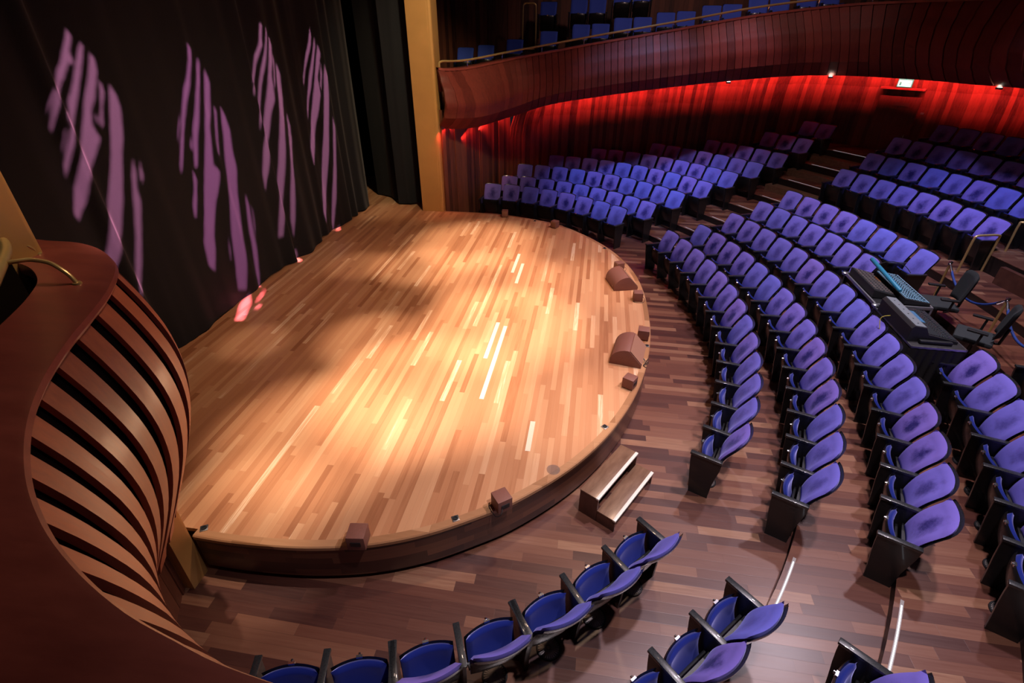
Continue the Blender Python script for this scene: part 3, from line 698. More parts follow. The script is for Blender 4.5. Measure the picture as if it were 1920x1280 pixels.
# ---------------------------------------------------------------- small loudspeakers and wedges on the stage edge
def cube_speaker(x, y, rz, label, s=.17, cable=False):
    e = empty('cube_speaker', (x, y, SZ+.001), math.radians(rz)); tag(e, label, 'speaker', 'small brown cube speakers along the stage edge')
    b = MB(); b.box((0, 0, .012+s*.5), (s, s, s)); b.build('cabinet', M['spk'], e, bevel=.006)
    b = MB(); b.box((0, -s/2-.004, .012+s*.5), (s*.9, .008, s*.9)); b.build('grille', M['grille'], e, bevel=.002)
    b = MB(); b.box((0, s/2+.003, .012+s*.5), (s*.55, .006, s*.3)); b.build('rear_handle', M['plastic'], e)
    for a in (-1, 1):
        for c in (-1, 1):
            b = MB(); b.lathe([(0, 0), (.01, 0), (.01, .014), (0, .014)], (a*s*.38, c*s*.38, 0), 8); b.build('foot', M['plastic'], e)
    if cable:
        b = MB(); b.tube(smooth_path([(s*.2, s*.5, .08), (s*.45, s*.75, .05), (s*.7, s*.5, .008), (s*.72, -s*.3, .008), (s*.55, -s*.62, .008)], 5), .004, 6); b.build('cable', M['hose'], e)
    return e
def towards(x, y, tx, ty): return math.degrees(math.atan2(ty-y, tx-x)) + 90
CS = [(-2.23, 13.02, 5, 'small brown cube speaker on the far stage edge, nearest the golden column', .16, 0), (-.85, 12.40, -28, 'small brown cube speaker on the far stage edge, second from the golden column', .16, 0),
      (.70, 10.05, -62, 'small brown cube speaker directly behind the far wedge monitor', .16, 1), (1.02, 8.72, -85, 'small brown cube speaker in front of the far wedge monitor', .16, 1),
      (1.04, 7.35, -95, 'small brown cube speaker behind the near wedge monitor', .17, 0), (.77, 5.98, -118, 'small brown cube speaker between the near wedge monitor and the steps', .16, 0),
      (-.66, 3.60, -142, 'small brown cube speaker on the near stage edge, by the steps', .17, 1), (-1.98, 2.93, -172, 'small brown cube speaker on the near stage edge, closest to the slatted box', .18, 0)]
for x, y, a, l_, s, c in CS: cube_speaker(x, y, a, l_, s, c)
def wedge(x, y, rz, W, label, cable):
    e = empty('wedge_monitor', (x, y, SZ+.001), math.radians(rz)); tag(e, label, 'speaker', 'brown stage wedge monitors')
    # profile in (y, z): grille slope towards -y, rounded back
    prof = [(-.23, 0), (-.235, .05), (-.03, .262), (-.01, .268)] + [(-.01+.26*math.sin(t*PI/14), .268*math.cos(t*PI/14)**.8) for t in range(1, 7)] + [(.245, 0)]
    b = MB(); b.prism(prof, -W/2, W/2, 'x'); b.build('cabinet', M['spk'], e, ang=25, bevel=.004)
    b = MB(); b.prism([(-.232, .058), (-.04, .256), (-.047, .263), (-.240, .062)], -W/2+.012, W/2-.012, 'x'); b.build('grille', M['grille'], e, smooth=False)
    b = MB(); b.lathe([(0, 0), (.016, 0), (.016, .004), (0, .006)], (0, 0, 0), 12)
    o = b.build('fixing_knob', M['plastic'], e); o.location = (W/2+.001, 0, .12); o.rotation_euler = (0, PI/2, 0)
    b = MB(); b.box((-W*.3, .243, .06), (.018, .006, .012)); b.build('badge', M['chrome'], e)
    if cable:
        for kk in range(2):
            b = MB(); b.tube(smooth_path([(-W*.1, -.23, .06), (-W*(.15+.1*kk), -.28, .02), (.02-.1*kk, -.31, .008), (-.12, -.28-.04*kk, .008), (-.2, -.26, .008), (-.24+.1*kk, -.31, .008)], 6), .005, 6); b.build('cable', M['hose'], e)
    return e
wedge(.74, 9.36, 107, .56, 'brown wedge stage monitor lying at the far right edge of the stage', 0)
wedge(.78, 6.78, 80, .58, 'brown wedge stage monitor nearer the steps, with loose black cables', 1)
# floor sockets
for (x, y, a, l_) in ((-3.62, 2.84, 30, 'small black floor socket in the near corner of the stage by the golden column'), (-1.11, 3.37, 30, 'small open black floor socket at the near stage edge between two cube speakers'),
                  (.43, 5.06, 50, 'small black floor socket in the stage deck just above the steps'), (1.09, 7.12, 0, 'silver floor socket beside the near wedge monitor'), (.40, 11.2, 60, 'small black floor socket at the far right stage edge'), (-1.4, 12.8, 10, 'small black floor socket between the two far cube speakers')):
    e = empty('floor_socket', (x, y, SZ+.002), math.radians(a)); tag(e, l_, 'socket', 'sockets set in the stage edge')
    b = MB(); b.box((0, 0, .003), (.075, .075, .006)); b.build('frame', M['steel'], e, bevel=.002)
    b = MB(); b.lathe([(0, .008), (.012, .008), (.014, .014), (.026, .014), (.028, .006)], n=16); b.build('jack', M['plastic'], e)
b = MB(); b.lathe([(0, .004), (.07, .004), (.078, .001)], (0, 0, 0), 32); o = b.build('clear_floor_disc', M['glass']); o.location = (-.16, 4.22, SZ+.001); tag(o, 'clear round disc lying on the stage boards above the steps', 'disc')

# ---------------------------------------------------------------- steps up to the stage
st = empty('stage_steps', (.42, 4.55, 0), math.radians(-30.4))    # local +x outwards from the stage, y along the edge
for nm, x0, x1, z in (('upper_step', -.01, .235, .37), ('lower_step', .235, .475, .185)):
    b = MB()
    for yy in (-.465, .465): b.box(((x0+x1)/2, yy, z/2-.012), (x1-x0-.004, .022, z-.025))
    if nm == 'upper_step': b.box((x0+.01, 0, z/2-.01), (.02, .9, z-.03))
    b.box(((x0+x1)/2-.05, 0, z/2-.012), (.02, .9, z-.03))
    b.build(nm+'_body', M['stepbody'], st, bevel=.003)
    b = MB(); b.box(((x0+x1)/2, 0, z-.012), (x1-x0, .955, .024)); t__ = b.build(nm+'_tread', M['steptread'], st, bevel=.003)
    b = MB(); b.box((x1-.016, 0, z-.010), (.040, .96, .030)); b.build('nosing', M['nosing'], t__, bevel=.006)
tag(st, 'portable two-tread wooden step unit with pale nosings against the stage front', 'steps')

# ---------------------------------------------------------------- sound desk among the seats
DF = .30
def desk(x0, y0, x1, y1, z0, z1, label, draped):
    e = empty('mixing_desk_table' if draped else 'flight_case_table', ((x0+x1)/2, (y0+y1)/2, z0)); W, D, H = x1-x0, y1-y0, z1-z0
    if draped:
        b = MB(); b.box((0, 0, H-.02), (W, D, .04)); b.build('table_top', M['case'], e, bevel=.004)
        b = MB(); b.box((0, -D/2, H-.012), (W+.01, .02, .03)); b.box((-W/2, 0, H-.012), (.02, D+.01, .03)); b.box((W/2, 0, H-.012), (.02, D+.01, .03)); b.build('metal_edge', M['steel'], e)
        b = MB(); rows = []
        per = [(-W/2+W*i/40, -D/2, 0, -1) for i in range(41)] + [(W/2, -D/2+D*i/30, 1, 0) for i in range(31)]
        per = [(-W/2, D/2-D*i/30, -1, 0) for i in range(31)] + per
        for z in (.01, H*.5, H-.03): rows.append([(x+nx*(.02+.022*math.sin(i*.95)*(1.2-z/H)), y+ny*(.02+.022*math.sin(i*.95)*(1.2-z/H)), z) for i, (x, y, nx, ny) in enumerate(per)])
        b.grid(rows); b.build('pleated_skirt', M['cloth'], e, ang=60)
    else:
        b = MB(); b.box((0, 0, H*.5-.02), (W-.03, D-.03, H-.04)); b.build('case_body', M['case'], e, bevel=.005)
        b = MB(); b.box((0, 0, H-.03), (W-.02, D-.02, .03)); b.build('case_top', M['plastic'], e)
        b = MB()
        for s in (-1, 1): b.box((s*W/2, 0, H-.02), (.025, D, .05)); b.box((0, s*D/2, H-.02), (W, .025, .05))
        for s in (-1, 1):
            for t in (-1, 1): b.box((s*(W/2-.005), t*(D/2-.005), H*.5), (.03, .03, H))
        b.build('aluminium_edges', M['alu'], e, bevel=.004)
        for s in (-1, 1):
            b = MB(); b.box((-W/2-.015, s*D*.3, H-.16), (.02, .11, .09)); b.build('butterfly_latch', M['steel'], e, bevel=.004)
        for t in (-1, 1):
            b = MB(); b.lathe([(0, 0), (.035, 0), (.045, .02), (.045, .035), (.03, .05), (0, .05)], (-W/2-.01, t*(D/2), H-.045), 12); b.build('ball_corner', M['alu'], e)
    tag(e, label, 'table'); return e
desk(4.60, 7.93, 5.42, 9.15, DF, 1.20, 'black flight case with aluminium edges carrying two consoles among the seats', False)
desk(4.60, 6.76, 5.30, 7.90, DF, 1.15, 'table with black pleated skirt carrying the digital mixer', True)
# pale blue mixer (fader rows)
def console_mat(name, base, cell, dens):
    t = NT(name); tc = t.n('ShaderNodeTexCoord'); sp = t.n('ShaderNodeSeparateXYZ'); t.l(tc.outputs['Object'], sp.inputs[0])
    fx = t.math('FRACT', t.math('MULTIPLY', sp.outputs[0], dens)); fy = t.math('FRACT', t.math('MULTIPLY', sp.outputs[1], dens*1.3))
    m = t.math('MULTIPLY', t.math('GREATER_THAN', fx, .45), t.math('GREATER_THAN', fy, .35)); t.l(t.mix(m, base, cell), t.b.inputs['Base Color']); t.b.inputs['Roughness'].default_value = .45; return t.m
M['mixer_light'] = console_mat('pale_mixer_panel', (.035, .10, .15), (.22, .40, .52), 22)
M['rackface'] = console_mat('black_rack_panel', (.008, .008, .01), (.035, .05, .055), 26)
def mixer(name, x0, y0, x1, y1, z, tilt, h, mat, label, knobs, kmat, cols, rows_, screen=False, bridge=None):
    e = empty(name, ((x0+x1)/2, (y0+y1)/2, z)); W, D = x1-x0, y1-y0; low = .04
    # operator sits at +x: surface slopes down towards +x
    b = MB(); b.prism([(-W/2, 0), (W/2, 0), (W/2, low), (-W/2, h)], -D/2, D/2, 'y'); b.v = [(x, y, zz) for x, y, zz in b.v]; b.build('chassis', M['case'], e, bevel=.004, smooth=False)
    a = math.atan2(h-low, W); R = Matrix.Rotation(a, 3, 'Y'); L = math.hypot(W, h-low); c0 = Vector((0, 0, (h+low)/2+.004))
    b = MB(); b.box(c0, (L*.97, D*.96, .008), M=R); b.build('control_surface', mat, e)
    kb = MB(); kb.box((0, 0, 0), (.012, .012, .014)); kb = kb.build('knob', kmat, smooth=False); km = kb.data; bpy.data.objects.remove(kb)
    kb = MB(); kb.box((0, 0, 0), (L*.28, .004, .003)); kb.box((.02, 0, .006), (.022, .012, .014)); kb = kb.build('fader', kmat, smooth=False); fm = kb.data; bpy.data.objects.remove(kb)
    for i in range(cols):
        yy = -D*.45 + D*.9*(i+.5)/cols
        for j in range(rows_):
            o = bpy.data.objects.new('knob', km); COL.objects.link(o); o.parent = e; o.location = c0 + R @ Vector((-L*.42 + L*.5*(j+.5)/rows_, yy, .008)); o.rotation_euler = (0, a, 0)
        o = bpy.data.objects.new('fader', fm); COL.objects.link(o); o.parent = e; o.location = c0 + R @ Vector((L*.27, yy, .006)); o.rotation_euler = (0, a, 0)
    tag(e, label, 'mixer'); return e
mixer('analog_mixer', 5.02, 7.98, 5.40, 9.08, 1.20, 0, .10, M['mixer_light'], 'pale blue mixer with rows of faders on the flight case', 1, M['plastic'], 16, 5)
e = empty('rack_unit', (4.80, 8.66, 1.20)); b = MB(); b.prism([(-.17, 0), (.17, 0), (.17, .05), (-.17, .13)], -.50, .42, 'y'); b.build('chassis', M['case'], e, smooth=False)
a = math.atan2(.08, .34); R = Matrix.Rotation(a, 3, 'Y'); b = MB(); b.box((0, -.04, .094), (.33, .88, .006), M=R); b.build('button_panel', M['rackface'], e)
b = MB(); b.box((0, 0, 0), (.05, .02, .012)); ob_ = b.build('button', M['fin'], smooth=False); bm_ = ob_.data; bpy.data.objects.remove(ob_)
for i in range(14):
    for j in range(4):
        o = bpy.data.objects.new('button', bm_); COL.objects.link(o); o.parent = e; o.location = Vector((0, -.04, .10)) + R @ Vector((-.13+.085*j, -.4+.06*i, .004)); o.rotation_euler = (0, a, 0)
b = MB()
am = simple('amber_label', (.25, .09, .02), .5)
for i in range(3): b = MB(); b.box(Vector((0, -.04, .104)) + R @ Vector((.13, .05+.07*i, .004)), (.04, .04, .008), M=R); b.build('amber_label', am, e)
tag(e, 'black console with rows of dark buttons on the stage side of the flight case', 'console')
e = empty('console_blue_bar', (4.97, 8.65, 1.35)); b = MB(); b.tube([(0, .58, .1), (0, .56, .1), (0, -.52, .02), (0, -.54, .02)], [.02, .034, .034, .02], 12); b.build('tube', simple('blue_bar', (.02, .20, .34), .4), e)  # plain blue tube across the consoles
for yy in (.3, -.3):
    b = MB(); b.tube([(0, yy, .03), (.02, yy, -.07)], .008, 6); b.build('support', M['plastic'], e)
b = MB(); b.tube(smooth_path([(0, .3, .12), (.2, .35, .16), (.4, .30, .12), (.5, .22, .02)], 5), .006, 6); b.build('cable', M['hose'], e)
tag(e, 'round blue bar lying across the consoles on the flight case', 'bar')
# digital mixer with grey connector bridge and blue screen
e = empty('digital_mixer', (4.92, 7.36, 1.15)); W, D = .66, .92
b = MB(); b.prism([(-.33, 0), (.33, 0), (.33, .04), (-.08, .12), (-.14, .22), (-.30, .24), (-.33, .20)], -D/2, D/2, 'y'); b.build('chassis', M['case'], e, smooth=False, bevel=.004)
b = MB(); b.box((-.22, 0, .236), (.15, D*.98, .008), M=Matrix.Rotation(math.atan2(.02, .16), 3, 'Y')); b.build('grey_bridge', simple('grey_bridge_panel', (.16, .19, .21), .5), e)
for i in range(6):
    b = MB(); b.lathe([(0, .004), (.011, .004), (.011, 0)], (-.22, -.36+.14*i, .238), 10); b.build('connector', M['plastic'], e)
R = Matrix.Rotation(math.atan2(.08, .41), 3, 'Y'); c0 = Vector((.125, 0, .085))
b = MB(); b.box(c0, (.40, D*.94, .006), M=R); b.build('control_surface', M['rackface'], e)
b = MB(); b.box(c0+R @ Vector((-.12, .12, .006)), (.14, .34, .006), M=R); b.build('screen', simple('screen', (.02, .06, .12), .3, emit=(.12, .32, .62), es=.35), e)
b = MB()
for i in range(16):
    yy = -.40+.05*i
    b.box(c0+R @ Vector((.10, yy, .012)), (.02, .012, .014), M=R)
    for j in range(3): b.lathe([(0, .014), (.007, .014), (.008, 0)], c0+R @ Vector((-.03+.035*j, yy, .003)), 8)
b.build('knobs_and_faders', M['steel'], e, smooth=False)
b = MB(); b.tube(smooth_path([(-.33, .1, .1), (-.42, .14, .02), (-.40, .05, -.2), (-.38, -.02, -.5)], 5), .006, 6); b.build('cable', M['yellow'], e)
b = MB(); b.box((.02, -.50, .03), (.42, .06, .05)); b.build('arm_rest', M['plastic'], e, bevel=.015)
tag(e, 'digital mixer with grey rear bridge and lit blue screen', 'mixer')

# ---------------------------------------------------------------- office chairs behind the desk
def office_chair(x, y, z, rz, label):
    e = empty('office_chair', (x, y, z), math.radians(rz)); tag(e, label, 'chair', 'office chairs behind the sound desk')   # faces local -y
    b = cushion(lambda u, v: (.24*u, -.26+.50*v, .47+.02*u*u), .10, pw=6)
    vs = [(x_, -.26+.50*((y_+.26)/.5), z_) for x_, y_, z_ in b.v]
    s = MB(); rows = []
    for k in range(9):
        t = k/8; zz = .44+.08*math.sin(PI*t)**.3; rr_ = 1
        rows.append(None)
    s = MB(); s.box((0, -.02, .47), (.48, .48, .08)); s.build('seat', M['office'], e, bevel=.035)
    bk = cushion(lambda u, v: (.235*u*(1-.22*(1-v)**2)*(1-.10*v**3), .23+.07*v-.06*u*u, .56+.52*v - .05*u**4*v), .06); bk.build('backrest', M['office'], e, ang=80)
    b = MB(); b.tube([(0, .1, .42), (0, .28, .46), (0, .30, .72)], .022, 8); b.build('back_support', M['plastic'], e)
    for s_ in (-1, 1):
        b = MB(); b.tube(smooth_path([(s_*.22, .02, .42), (s_*.30, .03, .48), (s_*.31, .04, .66)], 4), .017, 8); a_ = b.build('arm', M['plastic'], e)
        b = MB(); b.box((s_*.31, -.02, .675), (.075, .25, .03)); b.build('arm_pad', M['plastic'], a_, bevel=.012)
    b = MB(); b.tube([(0, 0, .10), (0, 0, .43)], .028, 10); b.build('column', M['plastic'], e)
    for k in range(5):
        a = 2*PI*k/5+.3; b = MB(); b.tube([(0, 0, .11), (.28*math.cos(a), .28*math.sin(a), .075)], [.026, .016], 8); l_ = b.build('base_leg', M['plastic'], e)
        b = MB(); c, s_ = math.cos(a), math.sin(a); b.tube([(.28*c-.02*s_, .28*s_+.02*c, .03), (.28*c+.02*s_, .28*s_-.02*c, .03)], .029, 10); b.build('caster', M['plastic'], l_)
office_chair(6.02, 8.72, .45, -100, 'charcoal office chair with armrests behind the sound desk, further from the camera')
office_chair(5.98, 7.62, .45, -125, 'charcoal office chair with armrests behind the sound desk, nearer the camera')

# ---------------------------------------------------------------- rope barrier
def stanchion(x, y, z, label):
    e = empty('rope_post', (x, y, z)); tag(e, label, 'rope post', 'brass rope posts behind the sound desk')
    b = MB(); b.lathe([(0, .012), (.12, .010), (.15, .004), (.15, 0)], n=24); b.build('base', M['brass'], e)
    b = MB(); b.tube([(0, 0, .01), (0, 0, .90)], .019, 10); b.build('pole', M['brass'], e)
    b = MB(); b.lathe([(.0, .90), (.026, .90), (.030, .915), (.030, .93), (.022, .94), (.034, .95), (.030, .965), (0, .97)], n=16); b.build('cap', M['chrome'], e)
Sa, Sb = Vector((6.36, 9.42, .45)), Vector((6.44, 8.02, .45))
stanchion(*Sa, 'brass rope post with silver cap behind the further office chair'); stanchion(*Sb, 'brass rope post with silver cap behind the nearer office chair')
def rope(a, c, sag, label):
    e = empty('barrier_rope', (a+c)/2); pts = []
    for i in range(17):
        t = i/16; pts.append(a.lerp(c, t) - Vector((0, 0, sag*4*t*(1-t))) - e.location)
    b = MB(); b.tube(pts[1:-1], .019, 10); b.build('rope', M['rope'], e)
    for q, r_ in ((pts[0], pts[1]), (pts[-1], pts[-2])):
        b = MB(); b.tube([q, r_, r_+(r_-q)*.5], [.008, .020, .022], 10); b.build('end_hook', M['chrome'], e)
    tag(e, label, 'rope', 'blue ropes between the posts')
H9 = Vector((0, 0, .93))
rope(Sa+H9, Sb+H9, .35, 'blue velvet rope sagging between the two brass posts')
rope(Sb+H9, Vector((6.35, 6.75, 1.33)), .36, 'blue velvet rope leaving the nearer post towards the right frame edge')

# ---------------------------------------------------------------- brass rails at the cross aisle on the right
def uframe(pts, r, label, flanges):
    e = empty('brass_grab_rail', pts[0]); o0 = Vector(pts[0])
    b = MB(); b.tube([Vector(p)-o0 for p in smooth_path(pts, 5)], r, 10); b.build('tube', M['brass'], e)
    for f in flanges:
        b = MB(); b.lathe([(0, .015), (.045, .012), (.05, 0)], Vector(f)-o0, 16); b.build('floor_flange', M['brass'], e)
    tag(e, label, 'handrail', 'brass grab rails by the rear aisle')
uframe([(7.28,10.50,.64),(7.28,10.50,1.1),(7.28,10.50,1.46),(7.32,10.51,1.54),(7.5,10.56,1.55),(7.76,10.63,1.54),(7.80,10.65,1.46),(7.80,10.65,1.1),(7.80,10.65,.64)], .021, 'brass hoop rail in front of the lowest seats of the rear block', [(7.28,10.50,.64),(7.80,10.65,.64)])
uframe([(8.24,10.93,.79),(8.23,10.93,1.3),(8.22,10.93,1.66),(8.26,10.90,1.73),(8.5,10.6,1.74),(9.0,10.0,1.76)], .021, 'brass rail bending off to the right frame edge above the rear aisle', [(8.24,10.93,.79)])
b = MB(); a_, c_ = Vector((7.72, 10.10, 0)), Vector((8.05, 8.6, 0)); d_ = (c_-a_).normalized(); n_2 = Vector((-d_.y, d_.x, 0))*.05
b.add([a_+n_2+Vector((0,0,.6)), c_+n_2+Vector((0,0,.6)), c_-n_2+Vector((0,0,.6)), a_-n_2+Vector((0,0,.6)), a_+n_2+Vector((0,0,1.12)), c_+n_2+Vector((0,0,1.12)), c_-n_2+Vector((0,0,1.12)), a_-n_2+Vector((0,0,1.12))], [(0,1,2,3),(4,5,6,7),(0,1,5,4),(1,2,6,5),(2,3,7,6),(3,0,4,7)])
o = b.build('low_parapet', M['stepbody'], smooth=False); tag(o, 'low dark red wooden parapet at the right beside the brass rails', 'parapet')

# ---------------------------------------------------------------- far door, exit sign, fittings on the wall
dr = Vector((.84, -.545, 0)).normalized(); nrm = Vector((dr.y, -dr.x, 0)); 
if nrm.y > 0: nrm = -nrm
door_c = Vector((8.38, 17.28, 0)) + nrm*.10
def oriented(name, c, d, mat, parent=None, bevel=.004):
    R = Matrix((dr, -nrm, Vector((0, 0, 1)))).transposed(); b = MB(); b.box((0, 0, 0), d, M=R); o = b.build(name, mat, parent, smooth=False, bevel=bevel); o.location = c; return o
o = oriented('door_1', door_c + Vector((0, 0, 2.45)), (1.0, .05, 1.55), M['wall']); tag(o, kind='structure')
oh = oriented('door_handle', Vector((.40, -.0, -.25)), (.02, .06, .12), M['steel'], o); oh.location = dr*.40 + nrm*.05 + Vector((0, 0, -.25))
sh = oriented('door_canopy', door_c + nrm*.12 + Vector((.0, 0, 3.43)), (1.05, .26, .05), M['cap']); tag(sh, 'thin wooden canopy over the rear door under the balcony', 'canopy')
ex = empty('exit_sign', door_c + nrm*.20 + Vector((0, 0, 3.465))); R = Matrix((dr, -nrm, Vector((0, 0, 1)))).transposed()
b = MB(); b.box((0, 0, .11), (.34, .07, .2), M=R); b.build('case', M['green'], ex, smooth=False)
b = MB(); b.box(nrm*.038+Vector((0, 0, .10)), (.30, .008, .15), M=R); fa = b.build('lit_face', M['exit'], ex, smooth=False)
b = MB()
gm = simple('exit_green', (.02, .35, .28), .5, emit=(.05, .6, .45), es=.6)
for dx, w_, h_, z_ in ((-.10, .05, .09, .09), (-.02, .012, .05, .11), (-.005, .03, .012, .13), (.0, .04, .012, .08), (.08, .06, .012, .10), (.115, .02, .03, .10)):
    b.box(dr*dx+nrm*.044+Vector((0, 0, z_)), (w_, .004, h_), M=R)
b.build('pictogram', gm, fa, smooth=False)
b = MB(); b.box((0, 0, .215), (.36, .09, .012), M=R); b.build('metal_top', M['alu'], ex, smooth=False)
tag(ex, 'glowing green and white exit sign over the rear door', 'sign')
pl = oriented('door_plaque', Vector((8.43, 17.20, 3.03)) + nrm*.10, (.36, .012, .10), simple('faint_plaque', (.13, .05, .05), .35)); tag(pl, 'faint framed plaque on the wall just below the exit sign', 'plaque')
sm = empty('wall_fitting', Vector((8.86, 16.86, 2.85)) + nrm*.08); b = MB(); b.box((0, 0, 0), (.08, .06, .05), M=R); b.build('case', M['white'], sm, bevel=.006)
tag(sm, 'small white fitting on the wall to the right of the plaque', 'wall fitting')
sk = oriented('wall_socket_strip', Vector((-3.30, 14.5, .52)), (.2, .02, .02), M['steel']); tag(sk, 'small pale strip low on the far wall behind the side seats', 'socket')
sk.location = (-3.22, 14.55, .5)
for i, (x, y, z, l_) in enumerate(((3.31, 15.70, 3.60, 'leftmost small downlight under the balcony'), (5.72, 15.55, 3.78, 'middle small downlight under the balcony'), (8.13, 13.10, 3.82, 'rightmost small downlight under the balcony near the frame edge'))):
    e = empty('downlight', (x, y, z)); tag(e, 'bright ' + l_, 'downlight', 'downlights under the balcony')
    b = MB(); b.lathe([(.05, .03), (.062, .03), (.062, -.01), (.05, -.012)], n=20); b.build('rim', M['steel'], e)
    b = MB(); b.lathe([(0, -.012), (.05, -.010), (.052, .02)], n=20); b.build('glowing_lens', M['lampglow'], e)

